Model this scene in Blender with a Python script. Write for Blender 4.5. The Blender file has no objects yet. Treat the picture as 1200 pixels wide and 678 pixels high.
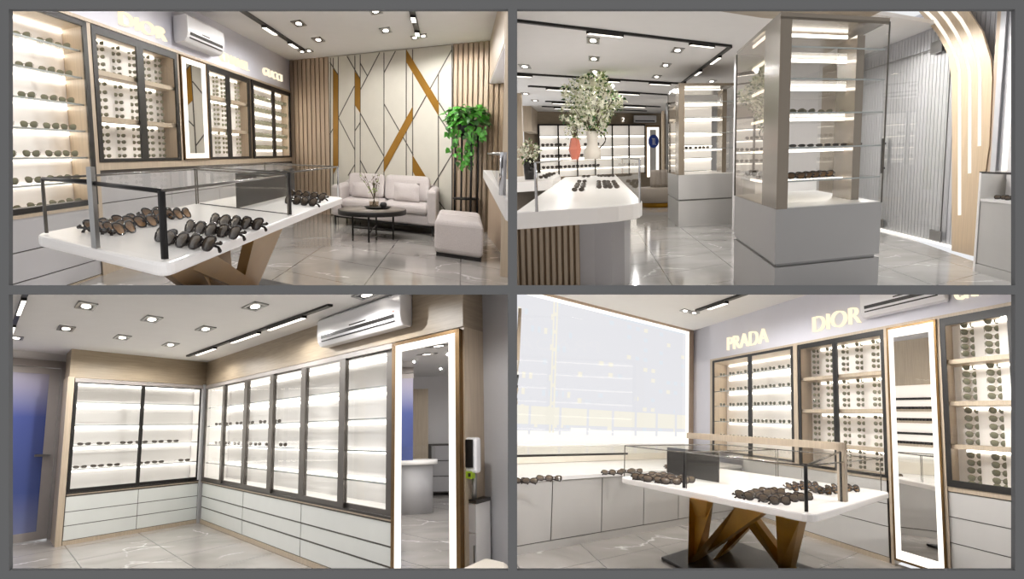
import bpy, bmesh, math, random
from math import sin, cos, pi, radians
from mathutils import Vector, Matrix
random.seed(7)
SC = bpy.context.scene
COL = SC.collection

# ------------------------------------------------------------------ materials
def new_mat(name):
    m = bpy.data.materials.new(name); m.use_nodes = True
    nt = m.node_tree; nt.nodes.clear()
    out = nt.nodes.new('ShaderNodeOutputMaterial')
    return m, nt, out
def lin(c):
    return tuple(((x/12.92) if x <= .04045 else ((x+.055)/1.055)**2.4) for x in c)
def hexc(h):
    return lin(tuple(int(h[i:i+2], 16)/255 for i in (0, 2, 4)))
def pbr(name, col, rough=.5, metal=0., emit=None, estr=0., spec=.5, coat=0., vary=.06, scale=4., bump=0., stretch=(1, 1, 1), sheen=0.):
    m, nt, out = new_mat(name)
    N = nt.nodes; L = nt.links
    b = N.new('ShaderNodeBsdfPrincipled')
    L.new(b.outputs[0], out.inputs[0])
    b.inputs['Roughness'].default_value = rough
    b.inputs['Metallic'].default_value = metal
    b.inputs['Specular IOR Level'].default_value = spec
    b.inputs['Coat Weight'].default_value = coat
    b.inputs['Sheen Weight'].default_value = sheen
    c = hexc(col)
    tc = N.new('ShaderNodeTexCoord'); mp = N.new('ShaderNodeMapping'); mp.inputs['Scale'].default_value = stretch
    L.new(tc.outputs['Object'], mp.inputs[0])
    nz = N.new('ShaderNodeTexNoise'); nz.inputs['Scale'].default_value = scale; nz.inputs['Detail'].default_value = 4
    L.new(mp.outputs[0], nz.inputs['Vector'])
    rp = N.new('ShaderNodeValToRGB'); L.new(nz.outputs[0], rp.inputs[0])
    rp.color_ramp.elements[0].position = .3; rp.color_ramp.elements[1].position = .7
    rp.color_ramp.elements[0].color = (*[x*(1-vary) for x in c], 1)
    rp.color_ramp.elements[1].color = (*[min(1, x*(1+vary)) for x in c], 1)
    L.new(rp.outputs[0], b.inputs['Base Color'])
    if bump:
        bp = N.new('ShaderNodeBump'); bp.inputs['Strength'].default_value = bump; bp.inputs['Distance'].default_value = .01
        L.new(nz.outputs[0], bp.inputs['Height']); L.new(bp.outputs[0], b.inputs['Normal'])
    if emit:
        b.inputs['Emission Color'].default_value = (*hexc(emit), 1); b.inputs['Emission Strength'].default_value = estr
    return m
def emis(name, col, st):
    m, nt, out = new_mat(name)
    e = nt.nodes.new('ShaderNodeEmission'); e.inputs[0].default_value = (*hexc(col), 1); e.inputs[1].default_value = st
    nt.links.new(e.outputs[0], out.inputs[0]); return m
def glass(name, tint='ffffff', refl=1., rough=0.):
    m, nt, out = new_mat(name); N = nt.nodes; L = nt.links
    t = N.new('ShaderNodeBsdfTransparent'); t.inputs[0].default_value = (*hexc(tint), 1)
    g = N.new('ShaderNodeBsdfGlossy'); g.inputs['Roughness'].default_value = rough
    fr = N.new('ShaderNodeLayerWeight'); fr.inputs[0].default_value = .5
    pw = N.new('ShaderNodeMath'); pw.operation = 'POWER'; pw.inputs[1].default_value = 5; L.new(fr.outputs['Facing'], pw.inputs[0])
    mu = N.new('ShaderNodeMath'); mu.operation = 'MULTIPLY_ADD'; mu.inputs[1].default_value = .75*refl; mu.inputs[2].default_value = .045*refl; mu.use_clamp = True
    L.new(pw.outputs[0], mu.inputs[0])
    mx = N.new('ShaderNodeMixShader'); L.new(mu.outputs[0], mx.inputs[0]); L.new(t.outputs[0], mx.inputs[1]); L.new(g.outputs[0], mx.inputs[2])
    L.new(mx.outputs[0], out.inputs[0]); return m
def marble(name, c0, c1, vein, rough=.12, tile=1.2, tile2=1.2, rot=0.):
    """glossy grey stone tiles: joints follow the floor's own UV grid, veins are broken white cracks"""
    m, nt, out = new_mat(name); N = nt.nodes; L = nt.links
    b = N.new('ShaderNodeBsdfPrincipled'); L.new(b.outputs[0], out.inputs[0]); b.inputs['Roughness'].default_value = rough
    tc = N.new('ShaderNodeTexCoord')
    def noise(sc, det, dist=0.):
        n = N.new('ShaderNodeTexNoise'); n.inputs['Scale'].default_value = sc; n.inputs['Detail'].default_value = det; n.inputs['Distortion'].default_value = dist
        L.new(tc.outputs['Object'], n.inputs['Vector']); return n
    n1 = noise(.9, 8, .6); r1 = N.new('ShaderNodeValToRGB'); L.new(n1.outputs[0], r1.inputs[0])
    r1.color_ramp.elements[0].position = .32; r1.color_ramp.elements[1].position = .68
    r1.color_ramp.elements[0].color = (*hexc(c0), 1); r1.color_ramp.elements[1].color = (*hexc(c1), 1)
    nd = noise(1.3, 5)
    ad = N.new('ShaderNodeVectorMath'); ad.operation = 'MULTIPLY_ADD'; ad.inputs[1].default_value = (1.5, 1.5, .2)
    L.new(nd.outputs[1], ad.inputs[0]); L.new(tc.outputs['Object'], ad.inputs[2])
    vo = N.new('ShaderNodeTexVoronoi'); vo.feature = 'DISTANCE_TO_EDGE'; vo.inputs['Scale'].default_value = .75
    L.new(ad.outputs[0], vo.inputs['Vector'])
    mr = N.new('ShaderNodeMapRange'); mr.inputs[1].default_value = .002; mr.inputs[2].default_value = .02; mr.inputs[3].default_value = 1; mr.inputs[4].default_value = 0
    L.new(vo.outputs[0], mr.inputs[0])
    nm = noise(1.1, 3); mm = N.new('ShaderNodeMapRange'); mm.inputs[1].default_value = .49; mm.inputs[2].default_value = .6; L.new(nm.outputs[0], mm.inputs[0])
    mu = N.new('ShaderNodeMath'); mu.operation = 'MULTIPLY'; L.new(mr.outputs[0], mu.inputs[0]); L.new(mm.outputs[0], mu.inputs[1])
    mx = N.new('ShaderNodeMixRGB'); L.new(mu.outputs[0], mx.inputs[0]); L.new(r1.outputs[0], mx.inputs[1]); mx.inputs[2].default_value = (*hexc(vein), 1)
    # joints
    sp = N.new('ShaderNodeSeparateXYZ'); L.new(tc.outputs['UV'], sp.inputs[0])
    outs = []
    for i, tl in ((0, tile), (1, tile2)):
        d = N.new('ShaderNodeMath'); d.operation = 'DIVIDE'; d.inputs[1].default_value = tl; L.new(sp.outputs[i], d.inputs[0])
        f = N.new('ShaderNodeMath'); f.operation = 'FRACT'; L.new(d.outputs[0], f.inputs[0])
        c = N.new('ShaderNodeMath'); c.operation = 'LESS_THAN'; c.inputs[1].default_value = .014/tl*1.2; L.new(f.outputs[0], c.inputs[0]); outs.append(c)
    mxm = N.new('ShaderNodeMath'); mxm.operation = 'MAXIMUM'; L.new(outs[0].outputs[0], mxm.inputs[0]); L.new(outs[1].outputs[0], mxm.inputs[1])
    m2 = N.new('ShaderNodeMixRGB'); L.new(mxm.outputs[0], m2.inputs[0]); L.new(mx.outputs[0], m2.inputs[1]); m2.inputs[2].default_value = (*[x*.45 for x in hexc(c0)], 1)
    L.new(m2.outputs[0], b.inputs['Base Color']); return m
def lens_mat(name, top, bot):
    m, nt, out = new_mat(name); N = nt.nodes; L = nt.links
    b = N.new('ShaderNodeBsdfPrincipled'); L.new(b.outputs[0], out.inputs[0]); b.inputs['Roughness'].default_value = .12
    tc = N.new('ShaderNodeTexCoord'); sp = N.new('ShaderNodeSeparateXYZ'); L.new(tc.outputs['Object'], sp.inputs[0])
    mr = N.new('ShaderNodeMapRange'); mr.inputs[1].default_value = 0.; mr.inputs[2].default_value = .05; L.new(sp.outputs[2], mr.inputs[0])
    mx = N.new('ShaderNodeMixRGB'); L.new(mr.outputs[0], mx.inputs[0]); mx.inputs[1].default_value = (*hexc(bot), 1); mx.inputs[2].default_value = (*hexc(top), 1)
    L.new(mx.outputs[0], b.inputs['Base Color']); return m

M = {}
M['wall_white'] = pbr('wall_white', 'e9e6e6', .6, vary=.01)
M['wall_lilac'] = pbr('wall_lilac', 'd3d3dd', .55, vary=.01)
M['wall_grey'] = pbr('wall_grey', 'bfbfc2', .5, vary=.02)
M['ceiling'] = pbr('ceiling', 'e9e7e5', .7, vary=.01)
M['wood'] = pbr('wood', 'b9a994', .45, vary=.10, scale=5., stretch=(9, 9, .5))
M['wood_h'] = pbr('wood_h', '9f907b', .45, vary=.13, scale=4., stretch=(.7, .7, 14))
M['wood_warm'] = pbr('wood_warm', 'c9b294', .45, vary=.08, scale=5., stretch=(7, 7, .5))
M['slat'] = pbr('slat', 'b9a48e', .5, vary=.10, scale=5., stretch=(9, 9, .4))
M['slat_back'] = pbr('slat_back', '9a8871', .6, vary=.1)
M['slat_dark'] = pbr('slat_dark', '957f66', .5, vary=.1, stretch=(9, 9, .4))
M['grey_lam'] = pbr('grey_lam', 'b9b8ba', .35, vary=.015)
M['grey_lam2'] = pbr('grey_lam2', 'c5c3c0', .4, vary=.015)
M['pale_lam'] = pbr('pale_lam', 'd9dcd9', .35, vary=.015)
M['seam'] = pbr('seam', '55504c', .7)
M['white'] = pbr('white', 'f4f2f0', .3, vary=.01)
M['white_gloss'] = pbr('white_gloss', 'f3f3f6', .18, vary=.01)
M['lightbox'] = pbr('lightbox', 'f3f0ec', .5, vary=.01, emit='fff4e6', estr=.45)
M['tabletop'] = pbr('tabletop', 'f6f3f0', .25, vary=.01, emit='fff8f0', estr=.12)  # tops glow faintly, brightness put into the material
M['backpanel'] = pbr('backpanel', 'ece9e6', .5, vary=.015, emit='fff4e8', estr=.16)  # lit look of the niche backs put in as faint emission
M['black'] = pbr('black', '1d1b1a', .45, vary=.1, spec=.3)
M['dark_metal'] = pbr('dark_metal', '3d3936', .35, .6, vary=.08)
M['bronze'] = pbr('bronze', '7a5d33', .3, .8, vary=.05)
M['gold'] = pbr('gold', 'b08019', .34, .45, vary=.10, scale=3.)
M['gold_paint'] = pbr('gold_paint', '9a7023', .4, .45, vary=.12, scale=3)
M['chrome'] = pbr('chrome', 'c9c9cb', .12, 1., vary=.02)
M['steel'] = pbr('steel', '9b9a98', .3, .9, vary=.03)
M['mirror'] = pbr('mirror', 'f0f0f0', .01, 1., vary=0.)
M['glass'] = glass('glass', 'fdfdfc', .5)
M['glass_edge'] = pbr('glass_edge', '6f6a62', .15, .3, vary=.3, scale=14)
M['dark_glass'] = glass('dark_glass', '4a4644', 1.6)
M['bronze_glass'] = glass('bronze_glass', 'e3dacd', 1.3)
M['shelf_glass'] = pbr('shelf_glass', 'aeb3b0', .1, .2, vary=.1)
M['led'] = emis('led', 'fff6e9', 5.)
M['led_soft'] = emis('led_soft', 'fff7ea', 3.)
M['led_white'] = emis('led_white', 'fff9f0', 1.5)
M['led_arch'] = emis('led_arch', 'fff8ec', 1.15)
M['gold_deep'] = pbr('gold_deep', '8f6812', .34, .45, vary=.1, scale=3.)
M['case_glass'] = glass('case_glass', 'fdfdfc', .22)
M['sign'] = emis('sign', 'fff0cf', 1.25)
M['lamp'] = emis('lamp', 'fff6ea', 9.)
M['fabric'] = pbr('fabric', 'c6bebc', .9, vary=.05, scale=60., bump=.25, sheen=.2)
M['taupe'] = pbr('taupe', '8f857a', .85, vary=.05, scale=40., bump=.2)
M['marble_a'] = marble('marble_a', '989490', 'b4b0ab', 'eceae6', .1)
M['marble_b'] = marble('marble_b', 'a9a7a4', 'c9c7c4', 'f2f0ee', .08)
M['marble_c'] = marble('marble_c', '9f9a95', 'bab5b0', 'eeeae6', .2)
M['art'] = pbr('art', 'd0ccc0', .55, vary=.02)
M['art_line'] = pbr('art_line', '55504a', .5)
M['leaf'] = pbr('leaf', '4e9a34', .45, vary=.35, scale=25.)
M['leaf_dark'] = pbr('leaf_dark', '3b6230', .5, vary=.3, scale=25.)
M['leaf_pale'] = pbr('leaf_pale', '93a06a', .6, vary=.3, scale=30.)
M['petal'] = pbr('petal', 'f1efdc', .6, vary=.08, scale=30.)
M['stem'] = pbr('stem', '5f5238', .7, vary=.2)
M['pot'] = pbr('pot', '2e2d2f', .5, vary=.1)
M['cream'] = pbr('cream', 'e9e2d6', .45, vary=.03)
M['coral'] = pbr('coral', 'cf7a64', .5, vary=.08)
M['stone_top'] = pbr('stone_top', '8d857d', .3, vary=.15, scale=6.)
M['frame_grey'] = pbr('frame_grey', 'a09995', .4, vary=.03)
M['backpanel3'] = pbr('backpanel3', 'd3d1d0', .55, vary=.02, scale=2., emit='fff8ee', estr=.03)  # faint emission adds to the lit look of these cabinet backs
M['stile'] = pbr('stile', '5d5853', .35, .5, vary=.05)
M['tower_grey'] = pbr('tower_grey', 'b9b7b4', .4, vary=.01)
M['led3'] = emis('led3', 'fffaf2', 4.)
M['leaf_lime'] = pbr('leaf_lime', 'a9c832', .5)
M['haze_wall'] = emis('haze_wall', 'ececf1', 1.)  # outdoor haze and brightness painted in as flat emission
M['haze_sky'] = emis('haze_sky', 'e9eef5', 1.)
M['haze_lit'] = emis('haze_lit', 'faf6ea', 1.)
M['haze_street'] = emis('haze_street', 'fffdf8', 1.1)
M['lens'] = lens_mat('lens', '95947c', '65665a')
M['lens_brown'] = lens_mat('lens_brown', '54463c', 'b98d5c')
M['lens_grey'] = lens_mat('lens_grey', '74634f', '444140')
M['tortoise'] = pbr('tortoise', '2c211b', .2, vary=.5, scale=60.)
M['frame_thin'] = pbr('frame_thin', '8a8272', .3, .6, vary=.1)
M['optical'] = pbr('optical', '4b443d', .3, vary=.3, scale=40)
M['blue'] = pbr('blue', '1d3f9a', .4, vary=.05)
M['mount'] = pbr('mount', 'ffffff', .9, vary=0.)

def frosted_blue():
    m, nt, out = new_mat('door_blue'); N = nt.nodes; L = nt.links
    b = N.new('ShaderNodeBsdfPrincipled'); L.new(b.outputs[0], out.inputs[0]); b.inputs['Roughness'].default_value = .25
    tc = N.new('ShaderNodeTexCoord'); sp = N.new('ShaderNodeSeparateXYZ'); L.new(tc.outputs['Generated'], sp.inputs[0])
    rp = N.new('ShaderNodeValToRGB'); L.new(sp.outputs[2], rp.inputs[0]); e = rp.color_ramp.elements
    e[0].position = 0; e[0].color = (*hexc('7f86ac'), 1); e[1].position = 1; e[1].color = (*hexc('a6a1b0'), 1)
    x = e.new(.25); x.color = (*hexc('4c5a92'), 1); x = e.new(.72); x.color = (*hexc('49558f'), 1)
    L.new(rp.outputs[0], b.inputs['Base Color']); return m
M['door_blue'] = frosted_blue()
# ------------------------------------------------------------------ rooms and mesh building
def clip(me, W, quad):
    """the two partitions (world x = 0 and z = 0) end each room; cut what would run through them"""
    if not quad or not len(me.vertices): return True
    co = [W @ v.co for v in me.vertices]; E = .014
    need = []
    for ax, sg in ((0, quad[0]), (2, quad[1])):
        if any(sg*p[ax] < E for p in co): need.append((ax, sg))
    if not need: return True
    bm = bmesh.new(); bm.from_mesh(me); Wi = W.inverted()
    for ax, sg in need:
        pc = Vector((0, 0, 0)); pc[ax] = sg*E; no = Vector((0, 0, 0)); no[ax] = -sg
        r = bmesh.ops.bisect_plane(bm, geom=bm.verts[:]+bm.edges[:]+bm.faces[:], dist=1e-5, plane_co=Wi @ pc, plane_no=(Wi.to_3x3() @ no).normalized(), clear_outer=True)
        ed = [g for g in r['geom_cut'] if isinstance(g, bmesh.types.BMEdge)]
        if ed:
            try: bmesh.ops.holes_fill(bm, edges=ed)
            except Exception: pass
    ok = len(bm.faces) > 0
    bm.to_mesh(me); bm.free(); return ok
def tag(o, label=None, cat=None, group=None, kind=None):
    if o is None: return None
    if label: o['label'] = label
    if cat: o['category'] = cat
    if group: o['group'] = group
    if kind: o['kind'] = kind
    return o
class Room:
    """one of the four shop rooms; its plan follows two wall directions e1, e2 (the walls do not meet square)"""
    def __init__(s, rows, h, a1, a2, quad):
        s.quad = quad
        s.rot = Matrix(rows).transposed().to_4x4()
        s.M = s.rot @ Matrix.Translation((0, 0, -h))
        s.e1 = Vector((sin(a1), cos(a1), 0)); s.e2 = Vector((sin(a2), cos(a2), 0))
        s.a1, s.a2 = a1, a2
    def p(s, a, b, z=0.): return s.e1*a + s.e2*b + Vector((0, 0, z))
class Sub:
    def __init__(s, R, o, x, y):
        O = R.p(*o); s.M = R.M; s.quad = R.quad; s.O = O; s.e1 = (R.p(*x)-O); s.e2 = (R.p(*y)-O); s.L1 = s.e1.length; s.L2 = s.e2.length; s.e1.normalize(); s.e2.normalize()
    def p(s, a, b, z=0.): return s.O+s.e1*a+s.e2*b+Vector((0, 0, z))
class MB:
    def __init__(s, R): s.R = R; s.v = []; s.f = []; s.m = []; s.sm = []; s.uv = []
    def raw(s, pts, faces, m=0, smooth=False, uv=None):
        o = len(s.v); s.v += [Vector(p) for p in pts]
        s.uv += uv if uv else [(0, 0)]*len(pts)
        for f in faces: s.f.append([o+i for i in f]); s.m.append(m); s.sm.append(smooth)
        return s
    def poly(s, pts, m=0):           # flat polygon from (a,b,z) points
        return s.raw([s.R.p(*p) for p in pts], [list(range(len(pts)))], m, uv=[(p[0], p[1]) for p in pts])
    def box(s, a0, a1, b0, b1, z0, z1, m=0):
        return s.prism([(a0, b0), (a1, b0), (a1, b1), (a0, b1)], z0, z1, m)
    def rbox(s, a0, a1, b0, b1, z0, z1, r, m=0):   # box with rounded upright corners
        P = []
        for ca, cb, q in ((a1-r, b1-r, 0), (a0+r, b1-r, 1), (a0+r, b0+r, 2), (a1-r, b0+r, 3)):
            P += [(ca+r*cos(q*pi/2+k*pi/10), cb+r*sin(q*pi/2+k*pi/10)) for k in range(6)]
        return s.prism(P, z0, z1, m)
    def prism(s, plan, z0, z1, m=0):
        n = len(plan); pts = [s.R.p(a, b, z0) for a, b in plan] + [s.R.p(a, b, z1) for a, b in plan]
        fs = [list(range(n))[::-1], list(range(n, 2*n))] + [[i, (i+1) % n, n+(i+1) % n, n+i] for i in range(n)]
        return s.raw(pts, fs, m, uv=[(a, b) for a, b in plan]*2)
    def slab_a(s, b, th, pts, m=0):  # polygon of (a,z) on plane b, thickness th along e2
        return s._sl([s.R.p(a, b, z) for a, z in pts], s.R.e2*th, m)
    def slab_b(s, a, th, pts, m=0):  # polygon of (b,z) on plane a, thickness th along e1
        return s._sl([s.R.p(a, b, z) for b, z in pts], s.R.e1*th, m)
    def _sl(s, P, off, m):
        n = len(P)
        return s.raw(P+[p+off for p in P], [list(range(n)), list(range(n, 2*n))[::-1]] + [[i, (i+1) % n, n+(i+1) % n, n+i] for i in range(n)], m)
    def hexa(s, q0, q1, m=0):        # two quads of (a,b,z) joined
        P = [s.R.p(*p) for p in q0]+[s.R.p(*p) for p in q1]; n = len(q0)
        return s.raw(P, [list(range(n))[::-1], list(range(n, 2*n))] + [[i, (i+1) % n, n+(i+1) % n, n+i] for i in range(n)], m)
    def tube(s, pts, r, m=0, n=8, closed=False, flat=1.):
        P = [Vector(p) for p in pts]; k = len(P); rings = []
        for i, p in enumerate(P):
            t = (P[(i+1) % k]-P[i-1]) if closed else (P[min(i+1, k-1)]-P[max(i-1, 0)])
            t.normalize(); u = t.cross(Vector((0, 0, 1)))
            if u.length < .05: u = t.cross(Vector((1, 0, 0)))
            u.normalize(); w = t.cross(u)
            rr = r[i] if isinstance(r, (list, tuple)) else r
            rings.append([p+u*(rr*cos(2*pi*j/n))+w*(rr*flat*sin(2*pi*j/n)) for j in range(n)])
        pts2 = [q for g in rings for q in g]; fs = []
        for i in range(k if closed else k-1):
            a = i*n; b = ((i+1) % k)*n
            fs += [[a+j, a+(j+1) % n, b+(j+1) % n, b+j] for j in range(n)]
        if not closed: fs += [list(range(n))[::-1], list(range((k-1)*n, k*n))]
        return s.raw(pts2, fs, m, True)
    def rod(s, p, q, r, m=0, n=6): return s.tube([s.R.p(*p), s.R.p(*q)], r, m, n)
    def bar(s, p, q, w, m=0):        # square rod
        return s.tube([s.R.p(*p), s.R.p(*q)], w*.7, m, 4)
    def lathe(s, c, prof, m=0, n=24, sx=1., ang=0.):
        c = Vector(c); pts = []; fs = []; k = len(prof)
        for r, z in prof:
            for j in range(n):
                x = r*cos(2*pi*j/n)*sx; y = r*sin(2*pi*j/n)
                pts.append(c+Vector((x*cos(ang)-y*sin(ang), x*sin(ang)+y*cos(ang), z)))
        for i in range(k-1): fs += [[i*n+j, i*n+(j+1) % n, (i+1)*n+(j+1) % n, (i+1)*n+j] for j in range(n)]
        fs += [list(range(n))[::-1], list(range((k-1)*n, k*n))]
        return s.raw(pts, fs, m, True)
    def build(s, name, mats, parent=None, bevel=0., seg=2, subsurf=0, label=None, cat=None, group=None, kind=None, uv=False, normals=True):
        if isinstance(mats, str): mats = [mats]
        if parent is not None: base = Vector(parent['base3'])
        elif kind == 'structure': base = Vector((0, 0, 0))
        else:
            base = sum(s.v, Vector())/len(s.v); base.z = min(v.z for v in s.v)
        me = bpy.data.meshes.new(name)
        me.from_pydata([v-base for v in s.v], [], s.f)
        for m in mats: me.materials.append(M[m])
        for p, mi, sm in zip(me.polygons, s.m, s.sm): p.material_index = mi; p.use_smooth = sm
        if uv:
            l = me.uv_layers.new()
            for p in me.polygons:
                for li in p.loop_indices: l.data[li].uv = s.uv[me.loops[li].vertex_index]
        if normals:
            bm = bmesh.new(); bm.from_mesh(me); bmesh.ops.recalc_face_normals(bm, faces=bm.faces); bm.to_mesh(me); bm.free()
        if not clip(me, s.R.M @ Matrix.Translation(base), getattr(s.R, 'quad', None)): return None
        o = bpy.data.objects.new(name, me); COL.objects.link(o)
        if parent is not None:
            o.parent = parent
        else: o.matrix_world = s.R.M @ Matrix.Translation(base)
        o['base3'] = list(base)
        if bevel:
            b = o.modifiers.new('edge', 'BEVEL'); b.width = bevel; b.segments = seg; b.limit_method = 'ANGLE'; b.angle_limit = radians(40)
        if subsurf:
            b = o.modifiers.new('soft', 'SUBSURF'); b.levels = subsurf; b.render_levels = subsurf
        return tag(o, label, cat, group, kind)
def thing(R, name, at, label, cat, group=None):
    o = bpy.data.objects.new(name, None); COL.objects.link(o); o.empty_display_size = .1
    b = R.p(*at); o.matrix_world = R.M @ Matrix.Translation(b); o['base3'] = list(b)
    return tag(o, label, cat, group)
def struct(mb, name, mats, **k): return mb.build(name, mats, kind='structure', **k)
def copy_tree(o, parent=None):
    c = o.copy(); COL.objects.link(c)
    if parent is not None: c.parent = parent
    for ch in list(o.children): copy_tree(ch, c)
    return c
def lamp(R, name, kind, at, power, size=.1, col=(1, .98, .955), spot=176, aim=(0, 0, -1), blend=.25):
    d = bpy.data.lights.new(name, kind); d.energy = power; d.color = col
    if kind == 'SPOT': d.spot_size = radians(spot); d.spot_blend = blend; d.shadow_soft_size = size
    elif kind == 'POINT': d.shadow_soft_size = size
    elif kind == 'AREA': d.size = size
    o = bpy.data.objects.new(name, d); COL.objects.link(o)
    q = Vector(aim).to_track_quat('-Z', 'Y').to_matrix().to_4x4()
    mw = R.M @ Matrix.Translation(R.p(*at)) @ q
    if R.quad[1] < 0 and mw.translation.z > -.06: mw.translation.z = -.06   # hangs just under the partition where that cuts the ceiling
    o.matrix_world = mw
    return o
ORD = ['first', 'second', 'third', 'fourth', 'fifth', 'sixth', 'seventh', 'eighth', 'ninth', 'tenth', 'eleventh', 'twelfth', 'thirteenth', 'fourteenth', 'fifteenth', 'sixteenth', 'seventeenth', 'eighteenth', 'nineteenth', 'twentieth']

# ------------------------------------------------------------------ eyewear prototypes (local: x sideways, -y the front, z up, unit width .14)
class Flat:
    def p(s, a, b, z=0.): return Vector((a, b, z))
    M = Matrix.Identity(4)
FL = Flat()
def lens_outline(cx, n=18, w=.031, h=.023, cz=.024, sgn=1):
    pts = []
    for i in range(n):
        t = 2*pi*i/n; x = cos(t); z = sin(t)
        x = math.copysign(abs(x)**.8, x); z = math.copysign(abs(z)**.85, z)
        xx = x*w*(1. if z > 0 else .88); zz = z*h + (.004*sgn*x*(z > 0))
        pts.append((cx+xx, .004*(cx+xx)**2*40, cz+zz))
    return pts
def mesh_only(mb, name, mats):
    me = bpy.data.meshes.new(name); me.from_pydata(mb.v, [], mb.f)
    for m in mats: me.materials.append(M[m])
    for p, mi, sm in zip(me.polygons, mb.m, mb.sm): p.material_index = mi; p.use_smooth = sm
    return me
def lens_faces(mb, cx, sgn, n=18, m=0, dy=0.):
    o = lens_outline(cx, n, sgn=sgn)
    pts = [(x, y+dy, z) for x, y, z in o]; c = (cx, .004*cx*cx*40-.004+dy, .024)
    mid = [((x+cx)/2, (y+dy+c[1])/2-.001, (z+.024)/2) for x, y, z in pts]
    P = pts+mid+[c]
    fs = [[i, (i+1) % n, n+(i+1) % n, n+i] for i in range(n)]+[[n+i, n+(i+1) % n, 2*n] for i in range(n)]
    mb.raw(P, fs, m, True)
def temple_pts(sg):
    return [(sg*.068, .012, .034), (sg*.07, .03, .035), (sg*.069, .08, .033), (sg*.066, .115, .027), (sg*.064, .135, .012)]
def folded_pts(sg):
    k = .018 if sg > 0 else .024
    return [(sg*.068, .012, .034), (sg*.07, k, .034), (sg*.03, k+.006, .031), (-sg*.04, k+.008, .024), (-sg*.06, k+.006, .012)]
def simple_eyewear(name, mats):
    mb = MB(FL)
    for sg in (-1, 1):
        lens_faces(mb, sg*.036, sg, 12, 0)
        mb.tube(lens_outline(sg*.036, 12, sgn=sg), .0016, 1, 4, True)
        mb.tube(temple_pts(sg), .0022, 1, 4)
    mb.tube([(-.008, 0, .03), (0, -.003, .033), (.008, 0, .03)], .002, 1, 4)
    return mesh_only(mb, name, mats)
ME_DARK = simple_eyewear('sunglasses', ['lens', 'frame_thin'])
ME_OPT = simple_eyewear('eyeglasses', ['optical', 'optical'])
class Proto:
    def __init__(s, lens, frame):
        s.root = None; s.parts = []
        for sg in (-1, 1):
            mb = MB(FL); lens_faces(mb, sg*.036, sg, 18); s.parts.append(('lens', mesh_only(mb, 'lens', [lens])))
            mb = MB(FL); mb.tube(folded_pts(sg), [.005, .0045, .0035, .0035, .005], 0, 6, flat=1.3); s.parts.append(('temple', mesh_only(mb, 'temple', [frame])))
        mb = MB(FL)
        for sg in (-1, 1): mb.tube(lens_outline(sg*.036, 18, sgn=sg), .0034, 0, 6, True)
        mb.tube([(-.009, 0, .03), (0, -.003, .034), (.009, 0, .03)], .0036, 0, 6)
        s.parts.append(('frame', mesh_only(mb, 'frame', [frame])))
    def put(s, mat, name, label, cat, group):
        r = bpy.data.objects.new(name, None); COL.objects.link(r); r.matrix_world = mat; r.empty_display_size = .05
        for n, me in s.parts:
            o = bpy.data.objects.new(n, me); COL.objects.link(o); o.parent = r
        return tag(r, label, cat, group)
BROWN = Proto('lens_brown', 'tortoise'); GREY = Proto('lens_grey', 'tortoise')
def face_yaw(R, at, mix=1., base=0.):
    P = R.p(*at); return math.atan2(-P.x, P.y)
def pose(R, at, yaw, w, tilt=0., roll=0.):
    k = w/.14
    return R.M @ Matrix.Translation(R.p(*at)) @ Matrix.Rotation(yaw, 4, 'Z') @ Matrix.Rotation(tilt, 4, 'X') @ Matrix.Rotation(roll, 4, 'Y') @ Matrix.Diagonal((k, k, k, 1))
SIMPLE = {}
def spectacles(R, at, yaw, w, label, group, me=None, name='sunglasses', tilt=0., kz=1.):
    me = me or ME_DARK
    if name not in SIMPLE: SIMPLE[name] = bpy.data.objects.new(name, me); o = SIMPLE[name]
    else: o = SIMPLE[name].copy()
    if o.data != me: o.data = me
    COL.objects.link(o); o.matrix_world = pose(R, at, yaw, w, tilt) @ Matrix.Diagonal((1, 1, kz, 1))
    return tag(o, label, 'sunglasses' if name == 'sunglasses' else 'eyeglasses', group)
MASS = []
def mass(R, at, yaw, w, kz=1.): MASS.append(pose(R, at, yaw, w) @ Matrix.Diagonal((1, 1, kz, 1)))

# ------------------------------------------------------------------ shared fittings
def downlight(R, a, b, z, label, sa=.12, sb=.12, twin=False, group=None, name='ceiling_downlight'):
    t = thing(R, name, (a, b, z-.03), label, 'ceiling light', group)
    mb = MB(R)
    for q in ((a-sa, a+sa, b-sb, b-sb*.72), (a-sa, a+sa, b+sb*.72, b+sb), (a-sa, a-sa*.72, b-sb, b+sb), (a+sa*.72, a+sa, b-sb, b+sb)): mb.box(*q, z-.012, z-.001)
    mb.build('trim_frame', 'steel', t)
    mb = MB(R); mb.box(a-sa*.72, a+sa*.72, b-sb*.72, b+sb*.72, z-.006, z-.001); mb.build('reflector', 'dark_metal' if not twin else 'steel', t)
    mb = MB(R); c = R.p(a, b, z-.012)
    mb.raw([c+R.e1*(sa*.5*cos(i*pi/8))+R.e2*(sb*.5*sin(i*pi/8)) for i in range(16)], [list(range(16))]); mb.build('bulb', 'lamp', t, normals=False)
    return t
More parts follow.
